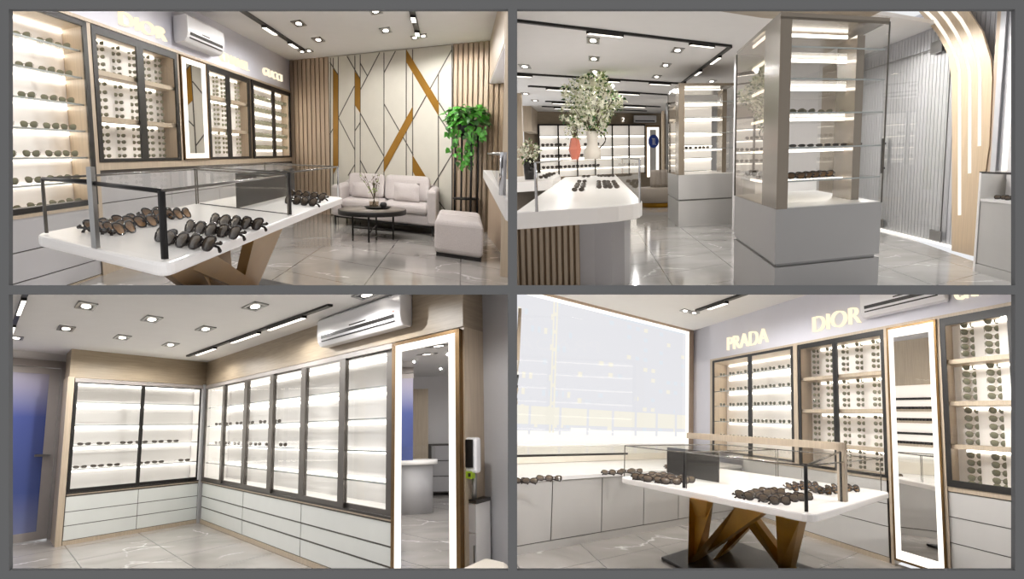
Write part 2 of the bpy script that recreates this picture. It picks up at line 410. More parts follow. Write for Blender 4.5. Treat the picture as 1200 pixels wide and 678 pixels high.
def track(R, p, q, z, segs, label, w=.035, hh=.05, group=None):
    t = thing(R, 'track_light', (*p, z-hh), label, 'track light', group)
    P = R.p(*p); Q = R.p(*q); d = (Q-P).normalized(); n = Vector((-d.y, d.x, 0))*w
    def bx(x0, x1, z0, z1, name, mat, k=1.):
        A = P.lerp(Q, x0); B = P.lerp(Q, x1); mb = MB(R); nn = n*k
        pts = [A-nn, B-nn, B+nn, A+nn]; pts = [v+Vector((0, 0, z0)) for v in pts]+[v+Vector((0, 0, z1)) for v in pts]
        mb.raw(pts, [[3, 2, 1, 0], [4, 5, 6, 7], [0, 1, 5, 4], [1, 2, 6, 5], [2, 3, 7, 6], [3, 0, 4, 7]]); return mb.build(name, mat, t)
    bx(0, 1, z-hh*.5, z-.001, 'rail', 'black')
    for x0, x1 in segs:
        bx(x0, x1, z-hh, z-hh*.45, 'lamp_head', 'black', 1.05)
        bx(x0+.004, x1-.004, z-hh-.006, z-hh+.002, 'diffuser', 'led_soft', .8)
    return t
def sign(R, text, at, u, height, width, label, mat='sign', name='shop_sign', depth=.02, group=None, shear=0.):
    """lettering standing on a wall: u = reading direction in plan"""
    cu = bpy.data.curves.new(name, 'FONT'); cu.body = text; cu.size = 1.; cu.extrude = .04; cu.offset = -.022
    o = bpy.data.objects.new(name, cu); COL.objects.link(o); bpy.context.view_layer.update()
    dg = bpy.context.evaluated_depsgraph_get(); me = bpy.data.meshes.new_from_object(o.evaluated_get(dg))
    bpy.data.objects.remove(o); bpy.data.curves.remove(cu)
    xs = [v.co.x for v in me.vertices]; ys = [v.co.y for v in me.vertices]; x0, x1, y0, y1 = min(xs), max(xs), min(ys), max(ys)
    for v in me.vertices: v.co = ((v.co.x-x0)/(x1-x0)*width, (v.co.y-y0)/(y1-y0)*height, v.co.z*depth/.04)
    me.materials.append(M[mat])
    U = Vector(u).normalized(); Z = Vector((0, 0, 1)); W = U.cross(Z)
    clip(me, R.M @ Matrix.Translation(R.p(*at)) @ Matrix((U, Z, W)).transposed().to_4x4(), R.quad)
    o = bpy.data.objects.new(name, me); COL.objects.link(o)
    o.matrix_world = R.M @ Matrix.Translation(R.p(*at)) @ Matrix((U, Z, W)).transposed().to_4x4()
    return tag(o, label, 'sign', group)
def slats(mb, a, b0, b1, z0, z1, pitch, w, th, axis='b', m=0):
    """upright battens along e2 (axis b) or e1 (axis a)"""
    n = int(abs(b1-b0)/pitch); st = (b1-b0)/n
    for i in range(n):
        x = b0+st*i
        if axis == 'b': mb.box(a-th, a, x+st*.5-w/2, x+st*.5+w/2, z0, z1, m)
        else: mb.box(x+st*.5-w/2, x+st*.5+w/2, a-th, a, z0, z1, m)
    return mb
def vary(o, r=.1): return o

# ------------------------------------------------------------------ the four rooms, the camera and the surrounding mount
CAM = Vector((0, 0, 0))
R1 = Room([[0.950542,0.309075,0.030685],[-0.309618,0.935088,0.172472],[0.024613,-0.173442,0.984536]], 1.2, .25174, -.55487, (-1, 1))
R2 = Room([[0.950215,-0.310895,-0.020862],[0.309892,0.935915,0.167425],[-0.032527,-0.165554,0.985664]], 1.4, -.2158, .59387, (1, 1))
R3 = Room([[0.950657,0.308172,-0.035787],[-0.309618,0.935088,-0.172472],[-0.019687,0.175042,0.984364]], 1.4, .66258, -.27924, (-1, -1))
R4 = Room([[0.949782,-0.312765,0.009603],[0.309892,0.935915,-0.167425],[0.043377,0.161993,0.985838]], 1.36, -.414, .3545, (1, -1))
cam = bpy.data.cameras.new('camera'); cam.sensor_width = 36; cam.lens = 36*900/1200; cam.clip_start = .05; cam.clip_end = 300
co = bpy.data.objects.new('camera', cam); COL.objects.link(co); co.location = CAM; co.rotation_euler = (pi/2, 0, 0); SC.camera = co
w = bpy.data.worlds.new('world'); SC.world = w; w.use_nodes = True
WS = .9
w.node_tree.nodes['Background'].inputs[0].default_value = (.98, .985, 1, 1); w.node_tree.nodes['Background'].inputs[1].default_value = WS
SC.view_settings.view_transform = 'Standard'; SC.view_settings.look = 'None'; SC.view_settings.exposure = 0
SC.cycles.transparent_max_bounces = 24; SC.cycles.max_bounces = 10; SC.cycles.sample_clamp_indirect = 6
# grey mount wall with four openings, and two thin added partitions that keep the rooms and their light apart
DF = 2.4
M['mount_grey'] = pbr('mount_grey', '6a6a6a', .9, vary=.005, spec=.0)
k = DF/900.
def wallbox(x0, x1, v0, v1, y0, y1):
    return [(x0, y0, v0), (x1, y0, v0), (x1, y1, v0), (x0, y1, v0), (x0, y0, v1), (x1, y0, v1), (x1, y1, v1), (x0, y1, v1)], [[3, 2, 1, 0], [4, 5, 6, 7], [0, 1, 5, 4], [1, 2, 6, 5], [2, 3, 7, 6], [3, 0, 4, 7]]
mb = MB(FL)
X = lambda u: (u-600)*k
Zv = lambda v: (339-v)*k
for u0, u1, v0, v1 in ((-2200, 10.3, -1600, 2200), (1189.7, 3400, -1600, 2200), (10.3, 1189.7, -1600, 10.6), (10.3, 1189.7, 668.2, 2200), (10.3, 1189.7, 334, 345), (595.2, 606, 10.6, 334), (595.2, 606, 345, 668.2)):
    mb.raw(*wallbox(X(u0), X(u1), Zv(v1), Zv(v0), DF, DF+.02))
struct(mb, 'wall_front', 'mount_grey')
mb = MB(FL); mb.raw(*wallbox(-.012, .012, -4, 4, DF+.02, 16)); struct(mb, 'wall_light_stop', 'wall_white')
mb = MB(FL); mb.raw(*wallbox(-7, 7, -.012, .012, DF+.02, 16)); struct(mb, 'ceiling_light_stop', 'wall_white')
mb = MB(FL)
for u0, u1, v0, v1 in ((-200, 6, -160, 840), (1194, 1400, -160, 840), (6, 1194, -160, 6), (6, 1194, 673, 840)):
    mb.raw(*wallbox(X(u0), X(u1), Zv(v1), Zv(v0), DF+.021, DF+.035))
struct(mb, 'wall_front_reflector', 'wall_white')  # added white backing behind the mount to bounce light into the rooms

# ================================================================== ROOM 1: the sofa lounge
R = R1
H = 2.85; TA = 4.6; SB = 12.25
LOU = 'in the sofa lounge'
mb = MB(R); mb.poly([(*(2.675,5.557), 0), (*(7.302,-0.632), 0), (SB+.1, -1.15, 0), (SB+.1, TA+.1, 0), (1.5, TA+.1, 0)])
struct(mb, 'floor', 'marble_a', uv=True)
mb = MB(R); mb.box(1.2, SB+.1, -0.775, TA+.6, H, H+.05); 
mb = MB(R); mb.prism([(2.6, TA+.6), (5.312,2.44), (7.968,-0.594), (SB+.1, -1.2), (SB+.1, TA+.6)], H, H+.05)
struct(mb, 'ceiling', 'ceiling')
mb = MB(R); mb.box(1.6, SB+.1, TA+.005, TA+.3, 2.25, H); struct(mb, 'wall_left', 'wall_lilac')
mb = MB(R); mb.box(1.6, SB+.1, TA+.45, TA+.5, 0, 2.3); struct(mb, 'wall_left', 'wall_white')
mb = MB(R); mb.box(SB, SB+.1, -1.3, TA+.5, 0, H); struct(mb, 'wall_back', 'slat_back')
# timber battens on the back wall, either side of the art panel
mb = MB(R); slats(mb, SB, 3.38, TA, 0, H, .125, .1, .035); struct(mb, 'trim_1', 'slat')
mb = MB(R); slats(mb, SB, -.52, .23, 0, H, .094, .075, .035); struct(mb, 'trim_2', 'slat')
mb = MB(R); slats(mb, SB, -1.15, -.52, 0, 2.24, .1, .07, .04); struct(mb, 'trim_3', 'slat_dark')
# bulkhead along the far side of the lounge, white soffit beneath
mb = MB(R); mb.box(7.995, SB, -1.1, -.53, 2.24, H); struct(mb, 'wall_right', 'wood')
mb = MB(R); mb.box(7.995, SB, -1.1, -.54, 2.225, 2.24); struct(mb, 'ceiling', 'wall_white')
mb = MB(R); mb.box(7.995-.08, 7.995, -.95, -.54, 0, H); struct(mb, 'wall_right', 'wood')

# ---- art panel
t = thing(R, 'art_panel', (SB-.06, 1.8, 0), 'tall pale wall panel with thin dark lines and slanting gold bands behind sofa', 'wall art')
mb = MB(R); mb.box(SB-.05, SB, .234, 3.37, .02, H-.01); mb.build('panel', 'art', t)
AX = SB-.052
def artquad(pts, name, mat, dz=.006):
    mb = MB(R); mb.slab_b(AX, -dz, pts); return mb.build(name, mat, t)
for q in ([(3.238,2.632),(3.099,2.507),(3.136,0.928),(3.286,0.748)], [(2.628,2.555),(2.484,2.415),(2.493,1.841),(2.638,1.983)],
          [(1.303,2.84),(0.534,1.972),(0.547,1.773),(1.303,2.638)], [(1.147,1.928),(1.146,1.712),(1.868,0.835),(1.866,1.072)],
          [(1.144,1.14),(1.143,0.877),(0.905,0.606),(0.652,0.618)]):
    artquad(q, 'gold_inlay', 'gold_paint', .012)
mb = MB(R)
LN = [((3.315,2.822),(3.389,0.013)),((3.234,2.817),(3.305,0.019)),((3.091,2.827),(3.157,0.029)),((2.624,2.825),(2.671,0.062)),((2.478,2.827),(2.52,0.073)),((1.855,2.824),(1.872,0.117)),((1.303,2.833),(1.301,0.516)),((1.15,2.837),(1.141,0.167)),((0.554,2.417),(0.529,0.209)),((0.258,2.846),(0.217,0.23)),((3.335,2.749),(3.099,2.507)),((3.37,1.471),(3.259,1.586)),((2.843,2.823),(2.484,2.415)),((2.48,2.684),(2.282,2.453)),((1.964,2.83),(2.487,2.234)),((2.644,2.305),(3.11,1.767)),((3.11,1.767),(2.651,1.204)),((2.493,1.841),(1.866,1.108)),((1.565,2.829),(1.857,2.494)),((1.86,1.985),(1.129,1.14)),((0.261,2.766),(1.146,1.712)),((0.534,1.972),(0.259,1.671)),((0.547,1.773),(0.255,1.467)),((2.646,1.533),(2.495,1.68)),((2.505,1.027),(2.257,0.729)),((1.855,1.079),(2.199,0.694)),((2.656,0.948),(2.854,0.744)),((0.237,1.168),(0.692,0.616)),((0.531,0.424),(0.343,0.256))]
for (b0, z0), (b1, z1) in LN:
    z0 = max(.03, min(H-.02, z0)); z1 = max(.03, min(H-.02, z1)); L = math.hypot(b1-b0, z1-z0); nx, nz = -(z1-z0)/L*.011, (b1-b0)/L*.011
    mb.slab_b(AX, -.004, [(b0-nx, z0-nz), (b1-nx, z1-nz), (b1+nx, z1+nz), (b0+nx, z0+nz)])
mb.build('inlay_line', 'art_line', t)

# ---- base cabinets along the wall
def base_unit(name, s0, s1, cols, zs, ztop, label, R=R, t0=TA, dep=.4, plinth='wood', front='grey_lam', top='wood', topth=.07):
    t = thing(R, name, ((s0+s1)/2, t0, 0), label, 'drawer cabinet')
    mb = MB(R); mb.box(s0, s1, t0+.015, t0+dep, .0, ztop-topth); mb.build('carcass', 'seam', t)
    if topth: mb = MB(R); mb.box(s0, s1, t0-.015, t0+dep, ztop-topth, ztop); mb.build('worktop', top, t)
    mb = MB(R); mb.box(s0, s1, t0-.004, t0+.02, 0, zs[0]-.008); mb.build('plinth', plinth, t)
    w = (s1-s0)/cols
    for c in range(cols):
        for z0, z1 in zip(zs, zs[1:]):
            mb = MB(R); mb.box(s0+c*w+.006, s0+(c+1)*w-.006, t0, t0+.02, z0, z1-.01); mb.build('drawer', front, t)
    return t
base_unit('drawer_cabinet', 1.7, 4.08, 1, [.02, .16, .385, .645], .645, 'grey drawer cabinet under the wide open eyewear niche in the sofa lounge', topth=0)
mb = MB(R); mb.box(1.7, 4.08, TA-.01, TA+.02, .63, .655); tag(mb.build('ledge_board', 'wood'), 'thin timber ledge under the wide open eyewear niche', 'board')
base_unit('drawer_cabinet', 4.16, 9.4, 3, [.12, .4, .66, .93], 1.03, 'grey drawer cabinet with timber worktop below the slim mirror in the sofa lounge')
base_unit('drawer_cabinet', 9.4, SB, 2, [.12, .4, .66, .93], 1.03, 'grey drawer cabinet with timber worktop in the corner behind the sofa')
mb = MB(R); mb.box(4.08, 4.16, TA-.02, TA+.4, 0, 2.25); tag(mb.build('timber_post', 'wood'), 'slim timber post between the open niche and the pegboard cabinet', 'post')

# ---- wide open niche with seven glass shelves
def niche(R, name, s0, s1, z0, z1, t0, dep, label, side='wood', back='backpanel', top=True, cat='display cabinet', bt=.03, sides=(1, 1)):
    t = thing(R, name, ((s0+s1)/2, t0, z0), label, cat)
    mb = MB(R)
    if sides[0]: mb.box(s0-bt, s0, t0, t0+dep, z0, z1)
    if sides[1]: mb.box(s1, s1+bt, t0, t0+dep, z0, z1)
    mb.box(s0, s1, t0, t0+dep, z1, z1+bt)
    mb.box(s0, s1, t0, t0+dep, z0-bt*.6, z0)
    mb.build('carcass', side, t)
    mb = MB(R); mb.box(s0, s1, t0+dep, t0+dep+.02, z0, z1); mb.build('back_panel', back, t)
    return t
def led(t, R, s0, s1, tt, z, name='light_strip', mat='led', r=.012):
    mb = MB(R); mb.box(s0, s1, tt-r*1.5, tt, z-r*2, z); return mb.build(name, mat, t)
d = 0.424
nz = niche(R, 'eyewear_niche', 1.7, 4.0, .655, 2.2, TA, d, 'wide open eyewear niche with seven lit glass shelves in the sofa lounge')
SHZ = [2.0, 1.77, 1.54, 1.31, 1.08, .87]
for z in SHZ:
    mb = MB(R); mb.box(1.7, 4.0, TA+.06, TA+d-.02, z-.012, z); mb.build('shelf', 'glass', nz)
    mb = MB(R); mb.box(1.7, 4.0, TA+.05, TA+.058, z-.014, z+.002); mb.build('shelf_edge', 'shelf_glass', nz)
    led(nz, R, 1.7, 3.99, TA+d-.005, z-.016)
led(nz, R, 1.7, 3.99, TA+d-.005, 2.195)
t = nz
mb = MB(R); mb.box(4.0, 4.08, TA-.03, TA+.02, .66, 2.24); mb.box(1.7, 4.08, TA-.03, TA+.02, 2.2, 2.245); mb.build('frame', 'black', t)
mb = MB(R); mb.box(1.7, 3.98, TA+.02, TA+.12, .656, .70); tag(mb.build('display_tray', 'black'), 'long low black tray along the floor of the wide open eyewear niche', 'tray')
for k, z in enumerate(SHZ+[.66]):
    for j, s in enumerate((3.23, 3.57, 3.86) if k else (3.23, 3.57, 3.86)):
        at = (s-.03, TA+d*.5, z+.002)
        spectacles(R, at, face_yaw(R, at)*.9, .125, 'dark sunglasses, %s from the post, on %s shelf of the open niche in the lounge' % (['third', 'second', 'first'][j], ['top', 'second', 'third', 'fourth', 'fifth', 'sixth', 'lowest'][k]), 'sunglasses on the open niche shelves', kz=1.25)
    at = (2.86, TA+d*.5, z+.002)
    spectacles(R, at, face_yaw(R, at)*.9, .125, 'dark sunglasses, fourth from the post, on %s shelf of the open niche in the lounge' % ['top', 'second', 'third', 'fourth', 'fifth', 'sixth', 'lowest'][k], 'sunglasses on the open niche shelves', kz=1.25)

# ---- glazed cabinets
def doors(t, R, spans, t0, z0, z1, fw=.085, top=.07, bot=.03, mat='black', gl='glass', inward=0., hnd=True):
    for i, (s0, s1) in enumerate(spans):
        mb = MB(R); y0, y1 = t0-.03+inward, t0+.005+inward
        mb.box(s0, s0+fw, y0, y1, z0, z1); mb.box(s1-fw, s1, y0, y1, z0, z1)
        mb.box(s0+fw, s1-fw, y0, y1, z1-top, z1); mb.box(s0+fw, s1-fw, y0, y1, z0, z0+bot)
        o = mb.build('door', mat, t)
        mb = MB(R); mb.poly([(s0+fw, t0-.015+inward, z0+bot), (s1-fw, t0-.015+inward, z0+bot), (s1-fw, t0-.015+inward, z1-top), (s0+fw, t0-.015+inward, z1-top)]); mb.build('pane', gl, o, normals=False)
d = 0.342
c1 = niche(R, 'pegboard_cabinet', 4.19, 6.19, 1.05, 2.2, TA, d, 'black framed two-door pegboard cabinet under the glowing DIOR letters, sofa lounge')
for z in (1.86, 1.44):
    mb = MB(R); mb.box(4.19, 6.19, TA+.03, TA+d, z-.035, z+.01); mb.build('shelf', 'wood', c1)
for z in (2.195, 1.825, 1.405): led(c1, R, 4.2, 5.98, TA+d-.004, z)
doors(c1, R, [(4.165, 5.2), (5.2, 6.245)], TA, 1.035, 2.245)
def pegs(R, tb, cols, rows, w, cab, grp, kz=1., mess=None, yk=.9):
    for k, z in enumerate(rows):
        for j, s in enumerate(cols):
            at = (s, tb-.045, z)
            if mess: mass(R, at, face_yaw(R, at)*yk, w, kz)
            else: spectacles(R, at, face_yaw(R, at)*yk, w, 'sunglasses in column %s, row %s from top, of %s' % (['one', 'two', 'three', 'four', 'five', 'six'][j], ['one', 'two', 'three', 'four', 'five', 'six', 'seven', 'eight', 'nine', 'ten', 'eleven', 'twelve', 'thirteen', 'fourteen', 'fifteen', 'sixteen', 'seventeen'][k], cab), grp, kz=kz)
ROWS1 = [2.145, 2.085, 2.015, 1.945, 1.885, 1.76, 1.68, 1.605, 1.535, 1.465, 1.345, 1.27, 1.205, 1.135, 1.065]
pegs(R, TA+d, [4.6, 4.96, 5.34, 5.72, 6.05], ROWS1, .094, 'the DIOR pegboard, sofa lounge', 'sunglasses on the lounge pegboards', kz=1.15)
d = 0.241
c2 = niche(R, 'pegboard_cabinet', 7.33, 9.24, 1.05, 2.2, TA, d, 'narrow-looking black framed pegboard cabinet beyond the slim mirror, sofa lounge')
for z in (1.86, 1.44):
    mb = MB(R); mb.box(7.33, 9.24, TA+.03, TA+d, z-.035, z+.01); mb.build('shelf', 'wood', c2)
for z in (2.195, 1.825, 1.405): led(c2, R, 7.34, 9.1, TA+d-.004, z)
doors(c2, R, [(7.3, 8.2), (8.2, 9.3)], TA, 1.035, 2.245)
pegs(R, TA+d, [7.98, 8.34, 9.03], [2.135, 2.075, 2.012, 1.95, 1.9, 1.76, 1.693, 1.628, 1.562, 1.497, 1.37, 1.302, 1.236, 1.17, 1.105], .09, '', '', kz=1.2, mess=1)
c3 = niche(R, 'shelf_cabinet', 9.5, 12.1, 1.05, 2.2, TA, .25, 'black framed shelf cabinet nearest the sofa corner')
for i in range(5):
    z = 1.98-.2*i
    mb = MB(R); mb.box(9.5, 12.1, TA+.05, TA+.24, z-.012, z); mb.build('shelf', 'glass', c3)
    led(c3, R, 9.55, 12.0, TA+.245, z-.016)
    for j in range(12):
        mass(R, (9.62+j*.2, TA+.07, z), .2, .13, 1.5)
led(c3, R, 9.55, 12.0, TA+.245, 2.195)
doors(c3, R, [(9.45, 10.83), (10.83, 12.15)], TA, 1.035, 2.245, fw=.1)
mb = MB(R); mb.box(6.25, 6.31, TA-.02, TA+.3, 1.03, 2.25); tag(mb.build('timber_post', 'wood'), 'slim timber post beside the slim lit mirror, under the air conditioner', 'post')
mb = MB(R); mb.box(1.7, SB, TA-.035, TA+.01, 2.25, 2.28); tag(mb.build('cornice_board', 'wood'), 'long thin timber strip capping the wall cabinets in the sofa lounge', 'board')

# ---- slim lit mirror
def mirror_panel(R, s0, s1, z0, z1, t0, label, th=.05, fr=.03, gl=.10, name='lit_mirror', frame='bronze', lit='led_white', glz=None):
    t = thing(R, name, ((s0+s1)/2, t0, z0), label, 'mirror'); glz = glz or gl
    mb = MB(R); y = t0-th
    mb.box(s0, s0+fr, y, t0, z0, z1); mb.box(s1-fr, s1, y, t0, z0, z1); mb.box(s0, s1, y, t0, z1-fr*.6, z1); mb.box(s0, s1, y, t0, z0, z0+fr*.6)
    mb.build('frame', frame, t)
    a0, a1, c0, c1 = s0+fr, s1-fr, z0+fr*.6, z1-fr*.6
    mb = MB(R); y0, y1 = t0-th*.8, t0-.005
    mb.box(a0, a0+gl, y0, y1, c0, c1); mb.box(a1-gl, a1, y0, y1, c0, c1); mb.box(a0+gl, a1-gl, y0, y1, c1-glz, c1); mb.box(a0+gl, a1-gl, y0, y1, c0, c0+glz)
    mb.build('light_border', lit, t)
    mb = MB(R); mb.box(a0+gl, a1-gl, y0+.004, y1, c0+glz, c1-glz); mb.build('mirror_glass', 'mirror', t)
    return t
mirror_panel(R, 6.33, 7.25, 1.035, 2.245, TA-.0, 'slim upright mirror with glowing white border below the air conditioner, sofa lounge', gl=.15, glz=.06)

# ---- air conditioner
def aircon(R, s0, s1, z0, z1, t0, dep, label, flip=1, dot=False):
    t = thing(R, 'air_conditioner', ((s0+s1)/2, t0, z0), label, 'air conditioner')
    h = z1-z0
    prof = [(0, z0+h*.06), (0, z1), (dep*.82, z1), (dep, z1-h*.08), (dep, z0+h*.34), (dep*.93, z0+h*.15), (dep*.72, z0), (dep*.1, z0)]
    mb = MB(R); P0 = [R.p(s0, t0-y, z) for y, z in prof]; P1 = [R.p(s1, t0-y, z) for y, z in prof]; n = len(prof)
    mb.raw(P0+P1, [list(range(n)), list(range(n, 2*n))[::-1]]+[[i, n+i, n+(i+1) % n, (i+1) % n] for i in range(n)])
    mb.build('casing', 'white_gloss', t, bevel=.015)
    w = s1-s0
    mb = MB(R); mb.hexa([(s0+w*.06, t0-dep*1.005, z0+h*.36), (s1-w*.06, t0-dep*1.005, z0+h*.36), (s1-w*.06, t0-dep*.985, z0+h*.25), (s0+w*.06, t0-dep*.985, z0+h*.25)], [(s0+w*.06, t0-dep*.9, z0+h*.36), (s1-w*.06, t0-dep*.9, z0+h*.36), (s1-w*.06, t0-dep*.9, z0+h*.25), (s0+w*.06, t0-dep*.9, z0+h*.25)])
    mb.hexa([(s0+w*.06, t0-dep*.965, z0+h*.17), (s1-w*.06, t0-dep*.965, z0+h*.17), (s1-w*.06, t0-dep*.94, z0+h*.135), (s0+w*.06, t0-dep*.94, z0+h*.135)], [(s0+w*.06, t0-dep*.85, z0+h*.17), (s1-w*.06, t0-dep*.85, z0+h*.17), (s1-w*.06, t0-dep*.85, z0+h*.135), (s0+w*.06, t0-dep*.85, z0+h*.135)])
    mb.build('outlet_slot', 'black', t)
    mb = MB(R); mb.box(s0+w*.36, s0+w*.56, t0-dep*1.012, t0-dep*.98, z0+h*.41, z0+h*.455); mb.build('louvre_tab', 'dark_metal', t)
    if dot: mb = MB(R); mb.box(s0+w*.06, s0+w*.075, t0-dep*1.012, t0-dep*.98, z0+h*.42, z0+h*.46); mb.build('indicator', 'coral', t)
    return t
aircon(R, 6.2, 7.55, 2.36, 2.66, TA, .34, 'white wall air conditioner above the slim mirror in the sofa lounge')
e1 = R.e1
sign(R, 'DIOR', (4.78, TA-.02, 2.335), e1, .13, 1.16, 'glowing cream DIOR lettering on the lounge wall above the first pegboard')
sign(R, 'CHANEL', (7.9, TA-.02, 2.36), e1, .12, 1.4, 'glowing cream CHANEL lettering on the wall beyond the air conditioner')
sign(R, 'GUCCI', (10.2, TA-.02, 2.395), e1, .12, 1.3, 'glowing cream GUCCI lettering high above the sofa corner shelf cabinet')

# ---- ceiling fittings
for i, (u, v) in enumerate([(8.754,3.056),(10.234,3.075),(8.68,1.471),(10.152,1.505)]):
    downlight(R, u, v, H, 'square ceiling downlight, %s in the sofa lounge' % ['nearer of two beside the long track', 'farther of two beside the long track', 'nearer of two between the tracks', 'farther of two between the tracks'][i], .22, .11)
for i, (u, v) in enumerate([(11.248,3.846),(11.237,3.646),(11.094,1.002),(11.024,0.816)]):
    downlight(R, u, v, H, 'small round-eyed downlight, %s in the sofa lounge' % ['inner of the pair at the long track end', 'outer of the pair at the long track end', 'inner of the pair at the short track end', 'outer of the pair at the short track end'][i], .16, .08, True)
track(R, (5.8, 3.74), (11.05, 3.74), H, [(.5, .63), (.8, .9)], 'black ceiling track with two lit bars near the pale wall of the lounge')
track(R, (8.496,0.846), (10.854,0.909), H, [(.3, .45), (.8, .93)], 'short black ceiling track with two lit heads above the plant side')

# ---- sofa
t = thing(R, 'sofa', (11.3, 1.75, 0), 'light grey two-seat fabric sofa with black legs below the gold-banded panel', 'sofa')
S0 = 10.7
def soft(boxes, name, mat, bev=.05, sub=0, seg=3):
    mb = MB(R)
    for b in boxes: mb.box(*b)
    return mb.build(name, mat, t, bevel=bev, seg=seg)
soft([(S0+.03, 12.15, .56, 2.88, .14, .29)], 'base', 'fabric', .025)
soft([(S0, 12.15, 2.68, 2.94, .14, .645)], 'armrest', 'fabric', .05)
soft([(S0, 12.15, .51, .7, .14, .665)], 'armrest', 'fabric', .05)
soft([(11.9, 12.18, .56, 2.88, .2, .68)], 'backrest', 'fabric', .05)
soft([(S0-.02, 11.75, 1.69, 2.68, .29, .43)], 'seat_cushion', 'fabric', .05)
soft([(S0-.02, 11.75, .7, 1.68, .29, .43)], 'seat_cushion', 'fabric', .05)
def bcush(b0, b1):
    mb = MB(R); mb.hexa([(11.5, b0, .42), (11.5, b1, .42), (11.8, b1, .42), (11.8, b0, .42)], [(11.72, b0, .815), (11.72, b1, .815), (11.96, b1, .815), (11.96, b0, .815)]); mb.build('back_cushion', 'fabric', t, bevel=.07, seg=3)
bcush(1.78, 2.72); bcush(.7, 1.76)
for a, b in ((S0+.05, 2.86), (S0+.05, .58), (12.05, 2.86), (12.05, .58)):
    mb = MB(R); mb.box(a-.04, a+.04, b-.02, b+.02, 0, .15); mb.build('leg', 'black', t)
mb = MB(R); mb.box(S0+.06, 12.1, .6, 2.84, .115, .14); mb.build('underframe', 'black', t)
def pillow(a, b, z, w, h, th, label, lean=.35):
    mb = MB(R); n = 8; P = []; fs = []
    for side in (0, 1):
        for i in range(n+1):
            for j in range(n+1):
                x = i/n*2-1; y = j/n*2-1; k = (1-x**4)*(1-y**4); pin = 1-.08*(1-abs(x*y))
                off = th*k**.6*(1 if side else -1)*.5
                zz = (y*pin*.5+.5)*h
                P.append(R.p(a+lean*zz*.9+off, b+x*pin*w/2, z+zz))
    for side in (0, 1):
        o = side*(n+1)**2
        for i in range(n):
            for j in range(n): fs.append([o+i*(n+1)+j, o+(i+1)*(n+1)+j, o+(i+1)*(n+1)+j+1, o+i*(n+1)+j+1])
    mb.raw(P, fs, 0, True); o = mb.build('throw_pillow', 'fabric'); tag(o, label, 'pillow', 'throw pillows on the sofa'); return o
pillow(11.25, 2.26, .425, .56, .26, .2, 'grey throw pillow on the sofa seat toward the timber battens')
pillow(11.25, 1.2, .43, .6, .29, .2, 'grey throw pillow on the sofa seat toward the plant')

# ---- coffee table, tray, vase
CA, CB, CZ = 9.62, 1.72, .40
t = thing(R, 'coffee_table', (CA, CB, 0), 'round dark coffee table with thin black legs in front of the sofa', 'coffee table')
c = R.p(CA, CB, 0); ang = math.atan2(R.e1.y, R.e1.x)
mb = MB(R); mb.lathe(c, [(.3, CZ-.012), (.44, CZ-.012), (.45, CZ), (.0, CZ)], 0, 40, 1.35, ang); mb.build('table_top', 'stone_top', t)
mb = MB(R); mb.lathe(c, [(.44, CZ-.065), (.465, CZ-.065), (.465, CZ-.005), (.44, CZ-.005)], 0, 40, 1.35, ang); mb.build('rim', 'black', t)
LG = [(CA-.08, CB+.42), (CA-.55, CB-.02), (CA+.1, CB-.42), (CA+.58, CB+.02)]
for q in LG: mb = MB(R); mb.rod((*q, 0), (*q, CZ-.05), .014); mb.build('leg', 'black', t)
mb = MB(R); mb.rod((*LG[0], .12), (*LG[2], .12), .01); mb.rod((*LG[1], .12), (*LG[3], .12), .01); mb.build('stretcher', 'black', t)
c = R.p(CA+.18, CB-.08, CZ+.001)
mb = MB(R); mb.lathe(c, [(.0, 0), (.15, 0), (.19, .028), (.175, .028), (.145, .01), (0, .01)], 0, 28, 1.3, ang); tag(mb.build('serving_tray', 'black'), 'dark round tray on the coffee table', 'tray')
c2_ = R.p(CA+.2, CB-.0, CZ+.012)
t = thing(R, 'glass_vase', (CA+.2, CB, CZ+.012), 'clear glass vase with thin flowering twigs on the dark tray', 'vase')
mb = MB(R); mb.lathe(c2_, [(.055, 0), (.075, .01), (.078, .12), (.06, .17), (.065, .19), (.06, .19), (.055, .17), (.07, .12), (.066, .015)], 0, 24); mb.build('vase_body', 'glass', t, normals=False)
mb = MB(R); mb.lathe(c2_, [(.0, .012), (.064, .014), (.066, .08), (0, .08)], 0, 20); mb.build('water', 'bronze_glass', t, normals=False)
rnd = random.Random(3); mb = MB(R); ml = MB(R)
for i in range(9):
    an = rnd.uniform(0, 6.28); ra = rnd.uniform(.08, .26) if i else .26; hh = rnd.uniform(.34, .52)
    tip = c2_+Vector((cos(an)*ra, sin(an)*ra, hh)); p0 = c2_+Vector((cos(an)*-.03, sin(an)*-.03, .03)); p1_ = c2_+Vector((cos(an)*.03, sin(an)*.03, .19))
    pts = [p0, p1_, p1_.lerp(tip, .5)+Vector((0, 0, .02)), tip]; mb.tube(pts, [.004, .004, .003, .0015], 0, 5)
    for k in range(9):
        q = p1_.lerp(tip, .1+.1*k) + Vector((rnd.gauss(0, .015), rnd.gauss(0, .015), rnd.gauss(0, .012))); s_ = rnd.uniform(.012, .024)
        u = Vector((rnd.gauss(0, 1), rnd.gauss(0, 1), rnd.gauss(0, 1))).normalized(); w_ = u.orthogonal().normalized()
        ml.raw([q-u*s_, q+w_*s_*.5, q+u*s_, q-w_*s_*.5], [[0, 1, 2, 3]], 0 if k < 3 or rnd.random() < .5 else 1)
mb.build('twig', 'stem', t); ml.build('blossom', ['leaf_pale', 'stem'], t, normals=False)
mb = MB(R); mb.lathe(R.p(CA+.2, CB-.2, CZ+.012), [(0, 0), (.035, .01), (.05, .045), (.04, .075), (.02, .085), (0, .085)], 0, 16); tag(mb.build('round_ornament', 'pot'), 'small dark round ornament beside the glass vase', 'ornament')

